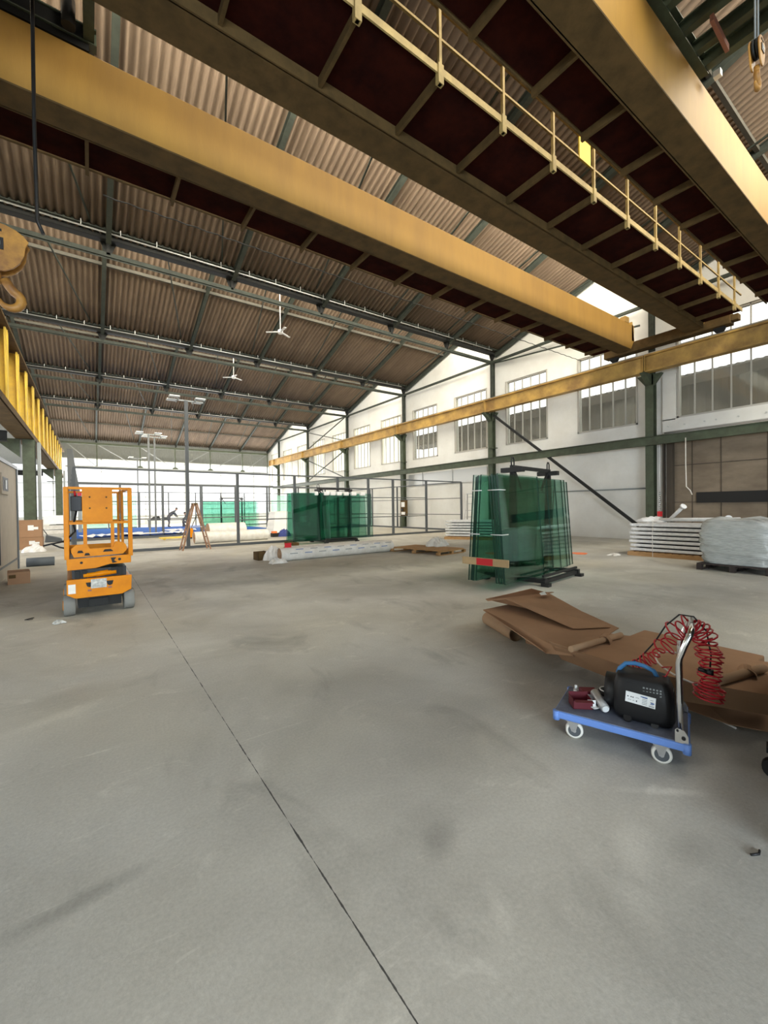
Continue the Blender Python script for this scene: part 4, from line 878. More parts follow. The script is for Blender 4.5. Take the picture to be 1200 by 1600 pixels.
b = MB(); b.cbox((-0.13, -0.024, 0.36), (0.045, 0.005, 0.025)).cbox((0.115, -0.024, 0.38), (0.045, 0.005, 0.025)); b.build('reflector', 'pink', fr)
b = MB(); b.box(-W2, -W2+0.10, 0.04, LN, 0.30, 0.52).box(W2-0.10, W2, 0.04, LN, 0.30, 0.52).box(-W2, W2, LN-0.05, LN, 0.28, 0.52); b.build('chassis', 'orange', LF, bevel=0.006)
# scissor stack
b = MB()
for s in (-1, 1):
    for i in range(3):
        x = s*(0.23+0.035*(i % 2)); z = 0.53+i*0.04
        b.bar((x, 0.08, z), (x, LN-0.12, z+0.03), 0.035, 0.055)
sx = b.build('scissor_arm', 'orange', LF)
for (x, z) in ((-0.27, 0.585), (-0.19, 0.585), (0.25, 0.6), (0.17, 0.6)):
    b = MB(); b.box(x-0.03, x+0.03, 0.02, 0.07, z-0.06, z+0.06); b.build('pivot_block', 'gutter', LF)
b = MB(); b.cyl((-0.2, 0.04, 0.57), (0.2, 0.04, 0.59), 0.032, 14).cyl((-0.05, 0.05, 0.575), (0.1, 0.05, 0.59), 0.04, 14); b.build('cross_pin', 'orange', LF)
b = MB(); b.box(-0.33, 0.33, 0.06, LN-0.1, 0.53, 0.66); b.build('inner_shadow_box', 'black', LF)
# platform
b = MB(); b.prism([(-W2, -0.03, 0.665), (-0.05, -0.03, 0.675), (0.12, -0.03, 0.72), (0.2, -0.03, 0.715), (W2, -0.03, 0.72), (W2, -0.03, 0.84), (-W2, -0.03, 0.825)], (0, 0.05, 0)); pf = b.build('platform_fascia', 'orange', LF, bevel=0.004)
b = MB(); b.cyl((-0.22, -0.035, 0.765), (-0.22, -0.029, 0.765), 0.018, 12).prism([(0.13, -0.036, 0.81), (0.2, -0.036, 0.81), (0.17, -0.036, 0.77), (0.21, -0.036, 0.74), (0.15, -0.036, 0.73)], (0, 0.005, 0)).cyl((0.24, -0.036, 0.78), (0.24, -0.03, 0.78), 0.02, 12); b.build('fixing_hole', 'gutter', pf)
b = MB(); b.box(-W2, W2, 0.02, LN, 0.76, 0.83); b.build('platform_deck', 'pad', LF)
b = MB(); b.box(-W2-0.005, -W2+0.03, 0, LN, 0.74, 0.92).box(W2-0.03, W2+0.005, 0, LN, 0.74, 0.92).box(-W2, W2, LN-0.03, LN, 0.74, 0.92); b.build('toe_board', 'orange', LF)
b = MB(); b.prism([(-W2+0.08, -0.045, 0.845), (W2-0.1, -0.045, 0.86), (W2-0.05, -0.045, 0.92), (W2-0.06, -0.045, 0.99), (W2-0.09, -0.045, 1.03), (0.19, -0.045, 1.05), (0.16, -0.045, 0.965), (-0.12, -0.045, 0.96), (-0.15, -0.045, 1.03), (-0.28, -0.045, 1.02), (-W2+0.05, -0.045, 0.97), (-W2+0.05, -0.045, 0.92)], (0, 0.03, 0)); gp = b.build('gate_plate', 'orange', LF, bevel=0.003)
b = MB()
for (x, wd) in ((-0.23, 0.075), (0.10, 0.13), (-0.15, 0.07)):
    z = 0.905 if x != -0.15 else 0.865
    b.prism([(x-wd/2, -0.049, z), (x+wd/2, -0.049, z), (x+wd/4, -0.049, z+0.035), (x-wd/3, -0.049, z+0.035)], (0, 0.004, 0))
b.build('cut_out', 'gutter', gp)
# rails
for (x, y) in ((-W2+0.0, -0.01), (W2-0.0, -0.01), (-W2+0.02, LN-0.02), (W2-0.02, LN-0.02), (W2-0.02, LN*0.55), (-W2+0.02, LN*0.55)):
    front = y < 0
    b = MB(); b.box(x-0.028 if front else x-0.018, x+0.028 if front else x+0.018, y-0.02, y+0.02, 0.82, 1.84); b.build('guard_post', 'orange', LF, bevel=0.004)
b = MB()
for x in (-0.17, 0.16): b.box(x-0.022, x+0.022, -0.02, 0.02, 0.95, 1.34)
b.box(-W2, W2, -0.015, 0.015, 1.31, 1.345); b.build('front_mid_rail', 'orange', LF)
b = MB(); b.box(-W2, W2, -0.018, 0.018, 1.81, 1.845); b.build('front_rail', 'orange', LF)
for s in (-1, 1):
    b = MB(); b.box(s*W2-0.016, s*W2+0.016, 0, LN, 1.81, 1.845).box(s*W2-0.014, s*W2+0.014, 0, LN, 1.31, 1.34); b.build('side_rail', 'orange', LF)
b = MB(); b.box(-W2, W2, LN-0.03, LN, 1.81, 1.845).box(-W2, W2, LN-0.03, LN, 1.31, 1.34); b.build('rear_rail', 'orange', LF)
b = MB(); b.box(-0.20, 0.165, -0.035, -0.02, 1.335, 1.835); bd = b.build('sign_board', 'orange', LF, bevel=0.003)
b = MB()
for (x, z) in ((-0.11, 1.70), (0.09, 1.70), (-0.11, 1.54), (0.09, 1.54)): b.cyl((x, -0.04, z), (x, -0.034, z), 0.012, 10)
b.build('rivet', 'ydirt_shade', bd)
b = MB(); b.box(W2-0.035, W2-0.02, LN*0.55, LN*0.55+0.35, 1.45, 1.83); b.build('side_plate', 'orange', LF)
b = MB(); b.box(-0.33, -0.19, 0.3, 0.46, 1.50, 1.72); ctl = b.build('control_box', 'dark', LF, bevel=0.01)
b = MB(); b.cyl((-0.27, 0.36, 1.72), (-0.28, 0.34, 1.80), 0.015, 8).cbox((-0.22, 0.3, 1.75), (0.05, 0.05, 0.05)); b.build('joystick', 'redtape', ctl)
b = MB(); b.tube([(-0.26, 0.38, 1.5), (-0.3, 0.36, 1.3), (-0.28, 0.34, 1.2), (-0.36, 0.2, 1.12), (-0.42, 0.05, 1.07)], 0.014, 6); b.build('control_cable', 'dark', LF)
b = MB(); b.tube([(-0.40, 0.02, 1.08), (-0.55, 0.02, 1.05), (-0.64, 0.02, 1.03)], 0.012, 6).tube([(-0.55, 0.02, 1.05), (-0.46, -0.01, 1.0), (-0.4, 0, 0.98)], 0.012, 6); b.build('key_lead', 'dark', LF)
# scraps by the lift
crumple('rag', 'small dark and white rag on the floor at the left wheel of the scissor lift', 'rag', -0.37, 7.08, 0.06, 0.05, 0.05, 41, m='screen', rz=0.4)
b = MB(); b.tube([(-0.77, 7.58, 0.008), (-0.72, 7.62, 0.009), (-0.68, 7.66, 0.008)], 0.006, 6).tube([(-0.77, 7.58, 0.008), (-0.73, 7.55, 0.008), (-0.68, 7.55, 0.008)], 0.005, 6); tag(b.build('wire_offcut', 'dark'), 'bent black wire offcut on the floor left of the scissor lift', 'wire')

# ================================================================== people far behind
def person(lab, loc, rz, J, R, headp, m='cloth'):
    t = thing('person', lab, 'person', loc, rz)
    names = list(J); idx = {n: i for i, n in enumerate(names)}
    me = bpy.data.meshes.new('body'); me.from_pydata([J[n] for n in names], [(idx[a], idx[c]) for a, c in R[0]], [])
    o = bpy.data.objects.new('body', me); C.objects.link(o); o.parent = t
    md = o.modifiers.new('skin', 'SKIN'); md.use_smooth_shade = True
    for n, r in R[1].items():
        v = me.skin_vertices[0].data[idx[n]]; v.radius = (r, r)
    me.skin_vertices[0].data[0].use_root = True
    o.modifiers.new('sub', 'SUBSURF').levels = 1; me.materials.append(M[m])
    b = MB(); rows = []
    for i in range(9):
        a = PI*i/8; rows.append([(headp[0]+0.085*math.sin(a)*math.cos(2*PI*j/14), headp[1]+0.10*math.sin(a)*math.sin(2*PI*j/14), headp[2]+0.12*math.cos(a)) for j in range(15)])
    b.grid(rows, True); b.tube([(headp[0]-0.07, headp[1], headp[2]-0.01), (headp[0]-0.11, headp[1], headp[2]-0.03)], 0.02, 8); hd = b.build('head', 'skin', t)
    b = MB(); rows = []
    for i in range(5):
        a = PI*i/8; rows.append([(headp[0]+0.015+0.095*math.sin(a)*math.cos(2*PI*j/14), headp[1]+0.108*math.sin(a)*math.sin(2*PI*j/14), headp[2]+0.015+0.125*math.cos(a)) for j in range(15)])
    b.grid(rows, True); b.build('hair', 'dark', t)
E_ = [('pel', 'chest'), ('chest', 'neck'), ('neck', 'hd'), ('chest', 'shL'), ('shL', 'elL'), ('elL', 'haL'), ('chest', 'shR'), ('shR', 'elR'), ('elR', 'haR'), ('pel', 'hiL'), ('hiL', 'knL'), ('knL', 'anL'), ('anL', 'toL'), ('pel', 'hiR'), ('hiR', 'knR'), ('knR', 'anR'), ('anR', 'toR')]
RR = {'pel': 0.15, 'chest': 0.17, 'neck': 0.06, 'hd': 0.06, 'shL': 0.08, 'shR': 0.08, 'elL': 0.045, 'elR': 0.045, 'haL': 0.03, 'haR': 0.03, 'hiL': 0.10, 'hiR': 0.10, 'knL': 0.065, 'knR': 0.065, 'anL': 0.045, 'anR': 0.045, 'toL': 0.035, 'toR': 0.035}
person('person in dark clothes bending forward over the far work bench', (5.3, 37.2, 0.0), 0.1,
       {'pel': (-0.25, 0, 1.0), 'chest': (0.12, 0, 1.32), 'neck': (0.26, 0, 1.42), 'hd': (0.32, 0, 1.48), 'shL': (0.12, 0.2, 1.34), 'elL': (0.3, 0.24, 1.1), 'haL': (0.42, 0.18, 0.9), 'shR': (0.12, -0.2, 1.34), 'elR': (0.3, -0.24, 1.1), 'haR': (0.42, -0.18, 0.9), 'hiL': (-0.25, 0.1, 0.92), 'knL': (-0.15, 0.12, 0.5), 'anL': (-0.22, 0.12, 0.2), 'toL': (-0.05, 0.12, 0.17), 'hiR': (-0.25, -0.1, 0.92), 'knR': (-0.2, -0.12, 0.5), 'anR': (-0.3, -0.12, 0.2), 'toR': (-0.12, -0.12, 0.17)}, (E_, RR), (0.36, 0, 1.56))
person('person in dark clothes crouching at the right of the far work bench', (6.35, 37.0, 0.0), PI,
       {'pel': (-0.15, 0, 0.5), 'chest': (0.0, 0, 0.92), 'neck': (0.06, 0, 1.06), 'hd': (0.08, 0, 1.12), 'shL': (0, 0.19, 0.96), 'elL': (0.2, 0.24, 0.74), 'haL': (0.4, 0.15, 0.68), 'shR': (0, -0.19, 0.96), 'elR': (0.2, -0.24, 0.74), 'haR': (0.4, -0.15, 0.68), 'hiL': (-0.12, 0.1, 0.45), 'knL': (0.28, 0.16, 0.58), 'anL': (0.1, 0.16, 0.2), 'toL': (0.25, 0.16, 0.17), 'hiR': (-0.12, -0.1, 0.45), 'knR': (0.28, -0.16, 0.58), 'anR': (0.1, -0.16, 0.2), 'toR': (0.25, -0.16, 0.17)}, (E_, RR), (0.1, 0, 1.2))
t = thing('work_bench', 'low dark bench with equipment where two people work far behind', 'bench', (5.0, 38.0, 0.12))
b = MB(); b.box(-1.3, 1.4, -0.3, 0.3, 0.55, 0.62); b.build('bench_top', 'pad', t)
for x in (-1.2, 1.3):
    b = MB(); b.box(x-0.05, x+0.05, -0.25, 0.25, 0, 0.55); b.build('leg', 'pad', t)
b = MB(); b.prism([(-1.2, -0.2, 0.62), (-0.4, -0.2, 0.62), (-0.5, -0.2, 0.9), (-0.9, -0.2, 0.85)], (0, 0.4, 0)).box(-0.2, 0.3, -0.2, 0.2, 0.62, 0.8); b.build('equipment', 'gutter', t)

# ================================================================== cardboard in the foreground
def sheet(name, lab, pts, th=0.006, m='card', faces=None):
    b = MB(); v = [b.bm.verts.new(p) for p in pts]
    for f in (faces or [list(range(len(pts)))]): b._f([v[i] for i in f])
    o = b.build(name, m, solid=th); return tag(o, lab, 'cardboard')
# left opened piece: main sheet, raised left flap, front lip
sheet('cardboard_sheet', 'large flattened brown cardboard sheet at the left of the cardboard heap',
      [(3.60, 3.22, 0.33), (4.80, 3.20, 0.33), (4.10, 1.98, 0.32), (3.12, 1.86, 0.30), (3.20, 2.16, 0.22), (3.47, 3.10, 0.37), (3.12, 2.14, 0.27)],
      faces=[(0, 1, 2, 3), (0, 3, 4), (0, 4, 6, 5)])
sheet('cardboard_flap', 'raised folded cardboard flap casting a dark gap on the left sheet',
      [(3.80, 3.36, 0.40), (4.46, 3.20, 0.47), (4.84, 3.22, 0.36), (4.02, 2.02, 0.335), (3.70, 2.20, 0.335), (3.78, 3.05, 0.46), (3.68, 3.22, 0.42)],
      faces=[(0, 1, 2), (0, 2, 3, 5), (5, 3, 4), (0, 5, 6)])
b = MB(); b.tube([(4.09, 3.58, 0.08), (3.82, 2.95, 0.08)], 0.08, 18, cap=False).tube([(4.09, 3.58, 0.08), (3.82, 2.95, 0.08)], 0.068, 18, cap=False)
tag(b.build('cardboard_tube', 'cardd'), 'brown cardboard tube on the floor under the left cardboard sheet', 'tube')
b = MB(); b.box(3.85, 4.2, 2.35, 2.85, 0.0, 0.31); tag(b.build('cardboard_bundle', 'card', bevel=0.01), 'bundle of cardboard in the shade under the left sheet', 'cardboard')
sheet('cardboard_tab', 'small cardboard tab folded up at the far corner of the left sheet', [(4.60, 3.10, 0.42), (4.72, 3.10, 0.41), (4.56, 2.96, 0.45), (4.46, 2.98, 0.44)])
sheet('paper_tab', 'white paper tab stuck beside the folded cardboard tab', [(4.50, 3.12, 0.42), (4.58, 3.10, 0.43), (4.46, 2.99, 0.43), (4.42, 3.04, 0.42)], m='label')
# long tray of cardboard running to the right edge
sheet('cardboard_tray', 'long folded brown cardboard tray running under the red hose to the right edge',
      [(3.10, 2.06, 0.37), (3.06, 1.48, 0.36), (3.12, 1.14, 0.36), (3.24, 0.86, 0.35), (3.34, 0.70, 0.34),
       (3.80, 1.90, 0.34), (4.00, 1.48, 0.34), (3.98, 1.2, 0.34), (3.97, 1.0, 0.34), (4.02, 0.84, 0.34),
       (3.26, 2.05, 0.19), (3.20, 1.52, 0.18), (3.22, 1.16, 0.18), (3.36, 0.88, 0.18), (3.45, 0.72, 0.18),
       (3.12, 2.02, 0.33), (3.52, 1.98, 0.34)],
      faces=[(15, 1, 6, 5, 16), (1, 2, 7, 6), (2, 3, 8, 7), (3, 4, 9, 8), (0, 10, 11, 1), (1, 11, 12, 2), (2, 12, 13, 3), (3, 13, 14, 4)])
sheet('cardboard_layer', 'lower dark cardboard layer between the heap and the floor at right',
      [(3.45, 1.28, 0.04), (3.40, 0.95, 0.05), (3.50, 0.74, 0.05), (4.2, 0.9, 0.10), (4.25, 1.3, 0.12), (4.1, 1.7, 0.15)])
b = MB(); b.box(3.6, 4.2, 0.95, 1.8, 0.16, 0.33); o = b.build('cardboard_bundle', 'card', bevel=0.01); tag(o, 'flat bundle of cardboard holding up the long tray', 'cardboard')
b = MB(); b.box(3.65, 4.15, 1.0, 1.75, 0.0, 0.155); o = b.build('cardboard_bundle', 'card', bevel=0.01); tag(o, 'lowest flat bundle of cardboard on the floor under the long tray', 'cardboard')
for (p, q, r, lab) in (((3.02, 1.82, 0.385), (3.72, 1.78, 0.375), 0.024, 'thin cardboard tube lying across the join of the two cardboard pieces'), ((3.20, 0.95, 0.385), (3.72, 0.85, 0.375), 0.028, 'thin cardboard tube lying across the tray near the right edge')):
    b = MB(); b.tube([p, q], r, 16); tag(b.build('cardboard_tube', 'cardd'), lab, 'tube')
    m_ = (Vector(p)*0.3+Vector(q)*0.7)
    b = MB(); P = [[(m_.x-0.05+0.1*i, m_.y+0.05*math.cos(a)+0.03*i, m_.z-0.025+0.055*math.sin(a)) for a in [PI*j/8 for j in range(9)]] for i in (0, 1)]
    b.grid(P); o = b.build('paper_band', 'card', solid=0.004); tag(o, 'brown band folded over the '+lab.split(' lying')[0]+(' at the join' if p[1] > 1.5 else ' near the right edge'), 'band')
b = MB(); b.tube([(3.30+0.22*math.cos(a), 1.12+0.2*math.sin(a), 0.385+0.05*math.sin(a)) for a in [0.6+i*0.22 for i in range(15)]], 0.006, 6); tag(b.build('pale_cord', 'roll'), 'pale looped cord on the cardboard beside the chrome handle', 'cord')
b = MB(); b.tube([(3.58, 1.08, 0.01), (3.52, 1.04, 0.012), (3.49, 0.99, 0.01), (3.47, 0.93, 0.01)], 0.007, 6); tag(b.build('string_scrap', 'roll'), 'short white string on the shaded floor right of the platform trolley', 'string')

# ================================================================== platform trolley
TA = math.atan2(-0.944, 0.33)
T = thing('platform_trolley', 'blue platform trolley with a chrome push handle on four white wheels', 'trolley', (2.77, 1.33, 0), TA)
b = MB(); b.box(-0.36, 0.36, -0.22, 0.22, 0.118, 0.165); dk = b.build('deck', 'deckblue', T, bevel=0.012)
b = MB(); b.box(-0.35, 0.35, -0.21, 0.21, 0.165, 0.170); b.build('deck_mat', 'deckgrey', dk)
for (x, y) in ((-0.345, -0.205), (0.345, -0.205), (-0.345, 0.205), (0.345, 0.205)): b = MB(); b.cyl((x, y, 0.108), (x, y, 0.166), 0.021, 14); b.build('corner_bumper', 'deckblue', dk)
for (x, y, a) in ((-0.245, -0.165, 0.25), (0.225, -0.165, 0.1), (-0.245, 0.165, 0.5), (0.225, 0.165, 0.0)):
    cs = MB(); cs.cbox((x, y, 0.112), (0.08, 0.07, 0.01))
    ca, sa = math.cos(a), math.sin(a)
    for s in (-1, 1):
        cs.prism([(x-0.03*ca-s*0.026*sa*-1, y-0.03*sa+s*0.026, 0.11), (x+0.03*ca, y+0.03*sa+s*0.026, 0.11), (x+0.012*ca, y+s*0.026, 0.045), (x-0.012*ca, y+s*0.026, 0.045)], (0, 0.003, 0))
    cobj = cs.build('caster_fork', 'steel', T)
    b = MB(); b.tube([(x+sa*0.018, y-ca*0.018, 0.052), (x+sa*0.013, y-ca*0.013, 0.052), (x-sa*0.013, y+ca*0.013, 0.052), (x-sa*0.018, y+ca*0.018, 0.052)], [0.044, 0.052, 0.052, 0.044], 28); wl = b.build('wheel', 'wheelw', cobj)
    b = MB(); b.tube([(x+sa*0.0205, y-ca*0.0205, 0.052), (x-sa*0.0205, y+ca*0.0205, 0.052)], 0.037, 20); b.build('hub', 'pad', wl)
    b = MB(); b.tube([(x+sa*0.028, y-ca*0.028, 0.052), (x-sa*0.028, y+ca*0.028, 0.052)], 0.010, 10); b.build('axle_bolt', 'steel', wl)
pts = [(0.315, -0.19, 0.17), (0.312, -0.19, 0.4), (0.308, -0.19, 0.60), (0.312, -0.19, 0.63), (0.335, -0.19, 0.70), (0.36, -0.185, 0.765), (0.366, -0.17, 0.785), (0.368, -0.14, 0.79)]
pts += [(p[0], -p[1], p[2]) for p in pts[::-1]]
b = MB(); b.tube(pts, 0.0155, 14); b.build('push_handle', 'chrome', T)
for s in (-1, 1):
    b = MB(); P = [(0.29, s*0.212, 0.165), (0.352, s*0.212, 0.165), (0.352, s*0.212, 0.205), (0.335, s*0.212, 0.235), (0.30, s*0.212, 0.245), (0.29, s*0.212, 0.235)]
    b.prism(P, (0, s*0.004, 0)); hp = b.build('handle_bracket', 'chrome', T)
    b = MB(); b.cyl((0.33, s*0.216, 0.195), (0.33, s*0.222, 0.195), 0.010, 12).cyl((0.302, s*0.216, 0.232), (0.302, s*0.222, 0.232), 0.006, 10); b.build('bolt', 'dark', hp)

# compressor on the trolley
K = thing('air_compressor', 'black portable air compressor with a blue carry handle on the trolley', 'air compressor', (2.77, 1.33, 0.171), TA)
def rbox(rows, n=28, p=0.42):
    P = []
    for (cx, cy, hx, hy, z) in rows:
        P.append([(cx+math.copysign(abs(math.cos(a))**p, math.cos(a))*hx, cy+math.copysign(abs(math.sin(a))**p, math.sin(a))*hy, z) for a in [2*PI*(j % n)/n for j in range(n+1)]])
    return P
b = MB(); R0 = [(0.13, 0, 0.10, 0.09, 0.0), (0.13, 0, 0.15, 0.115, 0.010), (0.13, 0, 0.163, 0.125, 0.04), (0.128, 0, 0.163, 0.125, 0.15), (0.124, 0, 0.155, 0.118, 0.21), (0.12, 0, 0.142, 0.106, 0.25), (0.118, 0, 0.13, 0.094, 0.268), (0.11, 0, 0.0, 0.0, 0.272)]
b.grid(rbox(R0), True); bd = b.build('housing', 'darkc', K)
b = MB(); b.cyl((-0.085, 0.03, 0.12), (0.0, 0.03, 0.12), 0.105, 26); b.build('end_cap', 'dark', K)
b = MB(); b.cyl((0.26, 0.0, 0.11), (0.285, 0.0, 0.11), 0.10, 26); b.build('end_cap', 'dark', K)
b = MB(); b.tube([(-0.015, 0, 0.245), (-0.005, 0, 0.275), (0.03, 0, 0.315), (0.08, 0, 0.325), (0.13, 0, 0.318), (0.18, 0, 0.298), (0.205, 0, 0.25)], 0.013, 12); b.build('carry_handle', 'handleblue', K)
b = MB()
for i in range(6):
    for j in range(3): b.cbox((0.135+i*0.017, -0.112+0.0*j, 0.222-j*0.016), (0.009, 0.012, 0.009), mtx=Matrix.Rotation(-0.35, 4, 'X'))
b.build('vent_slot', 'pole', K)['label'] = 'grille slots'
b = MB(); b.cbox((0.07, -0.104, 0.232), (0.05, 0.012, 0.018)); b.build('nameplate', 'dark', K)
b = MB(); b.cbox((0.118, -0.1275, 0.152), (0.155, 0.004, 0.062), mtx=Matrix.Rotation(0.07, 4, 'Y') @ Matrix.Rotation(-0.10, 4, 'X')); lb = b.build('label', 'label', K)
b = MB(); rnd = random.Random(2); MT = Matrix.Translation((0.118, -0.1302, 0.152)) @ Matrix.Rotation(0.07, 4, 'Y') @ Matrix.Rotation(-0.10, 4, 'X')
def mark(x, z, w_, h_):
    m_ = MT @ Matrix.Translation((x, 0, z)); v = [m_ @ Vector(p) for p in ((-w_/2, 0, -h_/2), (w_/2, 0, -h_/2), (w_/2, 0, h_/2), (-w_/2, 0, h_/2))]; b._f([b.bm.verts.new(q) for q in v])
for x in (-0.065, -0.048, -0.038): mark(x, 0.004, 0.007, 0.006)
for x in (-0.022, -0.016, -0.010): mark(x, 0.006, 0.004, 0.003)
for x in (-0.06, -0.05, -0.035, -0.02): mark(x, -0.014, 0.008, 0.002)
mark(-0.018, -0.014, 0.004, 0.010)
for r in range(5): mark(0.022, 0.016-r*0.009, 0.026, 0.0022)
for r in range(3): mark(0.058, 0.014-r*0.012, 0.016, 0.002)
for i in range(9): mark(0.046+i*0.003, -0.022, 0.0014, 0.008)
b.build('label_print', 'ink', lb)
b = MB(); mark(0.018, 0.020, 0.036, 0.006); mark(0.062, -0.004, 0.018, 0.008); b.build('label_print', 'inkb', lb)
b = MB(); b.cyl((0.05, -0.1, 0.0), (0.05, -0.13, 0.03), 0.022, 14).cyl((0.19, -0.09, 0.0), (0.19, -0.12, 0.015), 0.02, 14); b.build('foot', 'dark', K)
b = MB(); b.cyl((0.02, 0.12, 0.23), (0.02, 0.17, 0.25), 0.014, 10); b.build('outlet', 'steel', K)
# red coil hose
def tl(x, y, z):
    c, s = math.cos(TA), math.sin(TA); return Vector((2.77+c*x-s*y, 1.33+s*x+c*y, z))
def coil(path, turns, r0, r1, thk, seg_per=12, jitter=0.15, seed=1):
    rnd = random.Random(seed); path = [Vector(p) for p in path]
    def pt(t):
        u = t*(len(path)-1); i = min(int(u), len(path)-2); f = u-i
        p0 = path[max(i-1, 0)]; p1 = path[i]; p2 = path[i+1]; p3 = path[min(i+2, len(path)-1)]
        return 0.5*((2*p1)+(p2-p0)*f+(2*p0-5*p1+4*p2-p3)*f*f+(3*p1-p0-3*p2+p3)*f**3)
    N = int(turns*seg_per); out = []; wob = [rnd.uniform(-1, 1) for _ in range(int(turns)+2)]
    up_ = Vector((0, 0, 1))
    for k in range(N+1):
        t = k/N; p = pt(t); d = (pt(min(1, t+0.01))-pt(max(0, t-0.01))).normalized()
        a = d.cross(up_)
        if a.length < 0.2: a = d.cross(Vector((1, 0.3, 0)))
        a.normalize(); c = a.cross(d); r = (r0+(r1-r0)*t)*(1+jitter*wob[int(t*turns)]); an = 2*PI*turns*t
        out.append(p+(a*math.cos(an)+c*math.sin(an))*r+d*0.012*math.sin(an+1)*wob[int(t*turns)])
    return out
HS = thing('air_hose', 'red coiled air hose looped over the chrome trolley handle', 'hose')
A1 = [tl(0.05, 0.14, 0.43), tl(0.11, 0.12, 0.47), tl(0.17, 0.10, 0.53), tl(0.24, 0.07, 0.62), tl(0.30, 0.05, 0.715), tl(0.37, 0.04, 0.765)]
A2 = [tl(0.37, 0.04, 0.765), tl(0.425, 0.05, 0.72), tl(0.452, 0.06, 0.62), tl(0.455, 0.06, 0.52), tl(0.452, 0.06, 0.42), tl(0.45, 0.06, 0.35)]
b = MB(); b.tube(coil(A1, 13, 0.026, 0.060, 0.005, 14, 0.45, 3), 0.0048, 7); b.build('rising_coil', 'red', HS)
b = MB(); b.tube(coil(A2, 23, 0.046, 0.062, 0.005, 14, 0.35, 5), 0.0048, 7); b.build('hanging_coil', 'red', HS)
b = MB(); b.tube([tl(0.02, 0.16, 0.42), tl(0.08, 0.10, 0.41), tl(0.16, 0.05, 0.42), tl(0.24, 0.02, 0.44), tl(0.27, 0.04, 0.5), tl(0.22, 0.06, 0.48)], 0.005, 7); b.build('loose_loop', 'red', HS)
b = MB(); b.tube([tl(0.0, 0.14, 0.40), tl(0.10, 0.12, 0.50), tl(0.18, 0.1, 0.62), tl(0.24, 0.08, 0.74), tl(0.31, 0.05, 0.825), tl(0.38, 0.04, 0.825), tl(0.44, 0.03, 0.75), tl(0.46, 0.02, 0.62), tl(0.455, 0.02, 0.53)], 0.0045, 8)
pc = tag(b.build('power_cord', 'dark'), 'thin black power cord looped over the trolley handle with the red hose', 'cord')
b = MB(); b.tube([tl(0.455, 0.02, 0.53), tl(0.455, 0.02, 0.50)], 0.018, 12).tube([tl(0.44, 0.02, 0.515), tl(0.40, 0.02, 0.525)], 0.012, 10); b.build('plug', 'dark', pc)
# small things on the deck
def tb(name, lab, cat): 
    return thing(name, lab, cat, (2.77, 1.33, 0.171), TA)
t = tb('maroon_carton', 'open maroon cardboard carton on the left end of the trolley', 'box')
Rz = Matrix.Rotation(0.5, 4, 'Z')
def rb(mb, x0, x1, y0, y1, z0, z1, ox, oy): 
    P = [(x0, y0, z0), (x1, y0, z0), (x1, y1, z0), (x0, y1, z0), (x0, y0, z1), (x1, y0, z1), (x1, y1, z1), (x0, y1, z1)]
    mb.hexa([Matrix.Translation((ox, oy, 0)) @ Rz @ Vector(p) for p in P])
b = MB(); ox, oy = -0.225, -0.07
for q in ((-0.06, 0.06, -0.05, -0.046, 0, 0.06), (-0.06, 0.06, 0.046, 0.05, 0, 0.075), (-0.06, -0.056, -0.05, 0.05, 0, 0.06), (0.056, 0.06, -0.05, 0.05, 0, 0.06), (-0.06, 0.06, -0.05, 0.05, 0, 0.004)): rb(b, *q, ox, oy)
b.build('body', 'maroonbox', t)
b = MB(); rb(b, -0.055, 0.055, -0.09, -0.05, 0.058, 0.062, ox, oy); b.build('flap', 'maroonbox', t)
b = MB(); rb(b, 0.061, 0.065, -0.045, 0.0, 0.01, 0.055, ox, oy); b.build('label', 'label', t)
t = tb('maroon_carton', 'second maroon carton behind the open one on the trolley', 'box')
b = MB(); rb(b, -0.05, 0.05, -0.035, 0.035, 0, 0.07, -0.2, 0.06); b.build('body', 'maroonbox', t)
b = MB(); rb(b, -0.03, 0.03, -0.0365, -0.0355, 0.02, 0.05, -0.2, 0.06); b.build('label', 'label', t)
t = tb('metal_can', 'silver pink cylinder lying aslant beside the maroon carton', 'can')
b = MB(); b.tube([(-0.155, 0.02, 0.075), (-0.075, -0.10, 0.035)], 0.027, 20); b.build('body', 'alu', t)
b = MB(); b.tube([(-0.075, -0.10, 0.035), (-0.070, -0.107, 0.033)], 0.021, 16); b.build('lid', 'label', t)
t = tb('folded_leaflet', 'white folded leaflet between the carton and the cylinder', 'leaflet')
b = MB(); b.cbox((-0.155, -0.085, 0.035), (0.05, 0.004, 0.055), 0.5); b.build('page', 'label', t)
b = MB(); b.cbox((-0.125, -0.075, 0.02), (0.07, 0.03, 0.004), 0.9); b.build('cover', 'label', t)
t = tb('tape_roll', 'dark roll of tape with a pale rim behind the cylinder on the trolley', 'tape')
b = MB(); b.tube([(-0.09+0.045*math.cos(a), 0.10+0.045*math.sin(a), 0.06) for a in [2*PI*i/20 for i in range(20)]], 0.016, 8, close=True); b.build('tape', 'dark', t)
b = MB(); b.tube([(-0.09+0.045*math.cos(a), 0.10+0.045*math.sin(a), 0.08) for a in [2*PI*i/20 for i in range(20)]], 0.004, 6, close=True); b.build('rim', 'label', t)
t = tb('spray_can', 'small steel fitting standing at the far left corner of the trolley', 'fitting')
b = MB(); b.cyl((-0.28, 0.07, 0), (-0.28, 0.07, 0.05), 0.016, 12); b.build('body', 'steel', t); b = MB(); b.cyl((-0.28, 0.07, 0.05), (-0.28, 0.07, 0.075), 0.009, 10); b.build('nozzle', 'label', t)

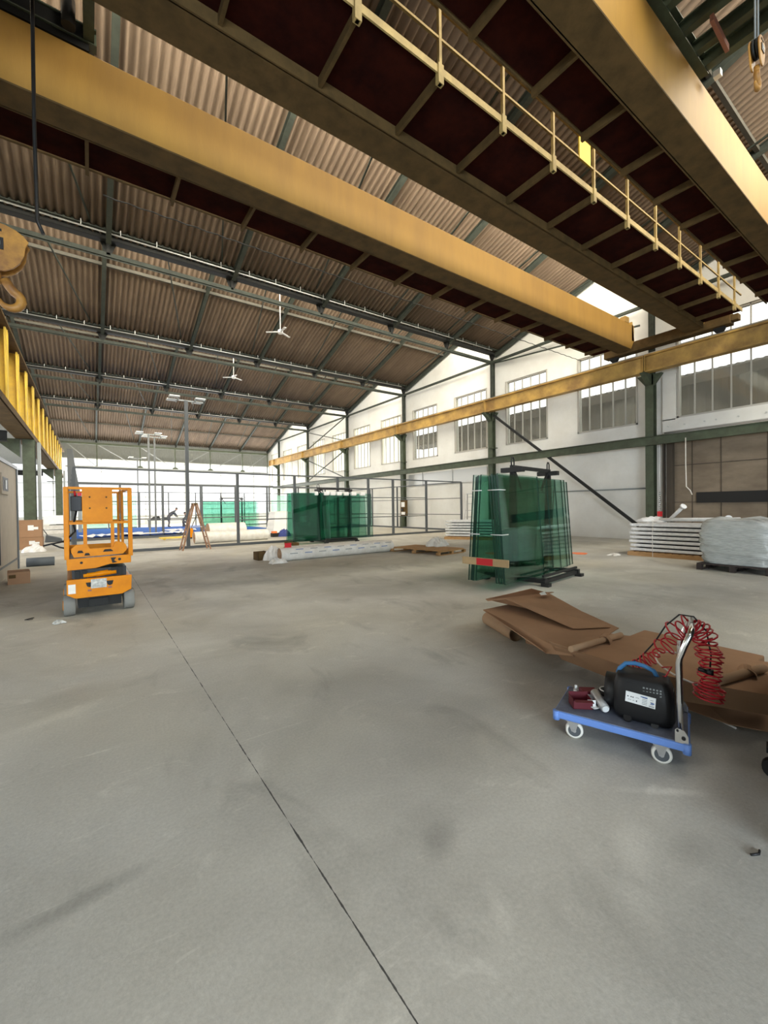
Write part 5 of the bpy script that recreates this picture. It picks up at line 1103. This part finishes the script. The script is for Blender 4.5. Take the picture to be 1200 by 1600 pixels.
# dark cart: its caster shows, unseen body sized to shade the right floor
t = thing('shade_cart', 'black cart beyond the right edge, unseen body added for shade, one black caster showing', 'cart', (2.32, 0.43, 0), 0.218)
b = MB(); b.box(0.0, 1.5, -1.1, -0.02, 0.14, 1.75); b.build('shade_cabinet', 'black', t, bevel=0.01)
b = MB(); b.box(-0.02, 1.52, -1.12, 0.0, 1.75, 1.79); b.build('worktop', 'gutter', t)
for (x, y) in ((0.08, -0.08), (0.74, 0.06), (0.08, -1.0), (1.4, -1.0)):
    b = MB(); b.cyl((x-0.02, y, 0.05), (x+0.02, y, 0.05), 0.05, 18).box(x-0.025, x+0.025, y-0.02, y+0.02, 0.06, 0.14); b.build('caster', 'dark', t)
b = MB(); b.box(0.70, 0.78, -0.05, 0.09, 0.14, 0.17); b.build('outrigger', 'dark', t)

# floor scraps
for (x, y, lab) in ((10.35, 8.85, 'orange paint spot on the floor left of the near glass rack'), (12.3, 7.1, 'orange paint spot on the floor right of the near glass rack')):
    b = MB(); b.prism([(0.22*math.cos(a)*(1+0.2*math.sin(3*a)), 0.35*math.sin(a)*(1+0.15*math.cos(2*a)), 0.001) for a in [2*PI*i/18 for i in range(18)]], (0, 0, 0.003)); o = b.build('paint_spot', 'orangedot'); o.location = (x, y, 0); o.rotation_euler = (0, 0, -0.9); tag(o, lab, 'paint mark')
b = MB(); b.tube([(2.27, 0.56, 0.006), (2.30, 0.54, 0.008), (2.33, 0.545, 0.005)], 0.005, 6); tag(b.build('floor_chip', 'dark'), 'tiny dark chip on the floor near the lower right', 'chip')

# ================================================================== outside
b = MB(); per = 0.35; n = 500
rows = [[(22.6+0.06*math.sin(2*PI*i/5), -8+60*i/n, z) for i in range(258)] for z in (-0.2, 7.3)]
b.grid(rows)
b.build('x', 'ext').name = 'neighbour_wall'
o = bpy.data.objects['neighbour_wall']; tag(o, 'dark brown corrugated neighbouring building seen through the near windows', 'building')
b = MB()
rows = [[(x, -8+0.06*i, zz+0.045*math.sin(2*PI*i/5)) for i in range(0, 605)] for (x, zz) in ((22.2, 7.32), (23.9, 7.7))]
b.grid(rows); b.build('eave', 'ext', o)
b = MB(); b.box(22.2, 22.25, -8, 28.2, 6.85, 7.26); b.build('fascia', 'ext', o)
b = MB(); b.box(22.2, 24, 23, 28.2, 6.5, 6.85); b.build('canopy', 'ext', o)
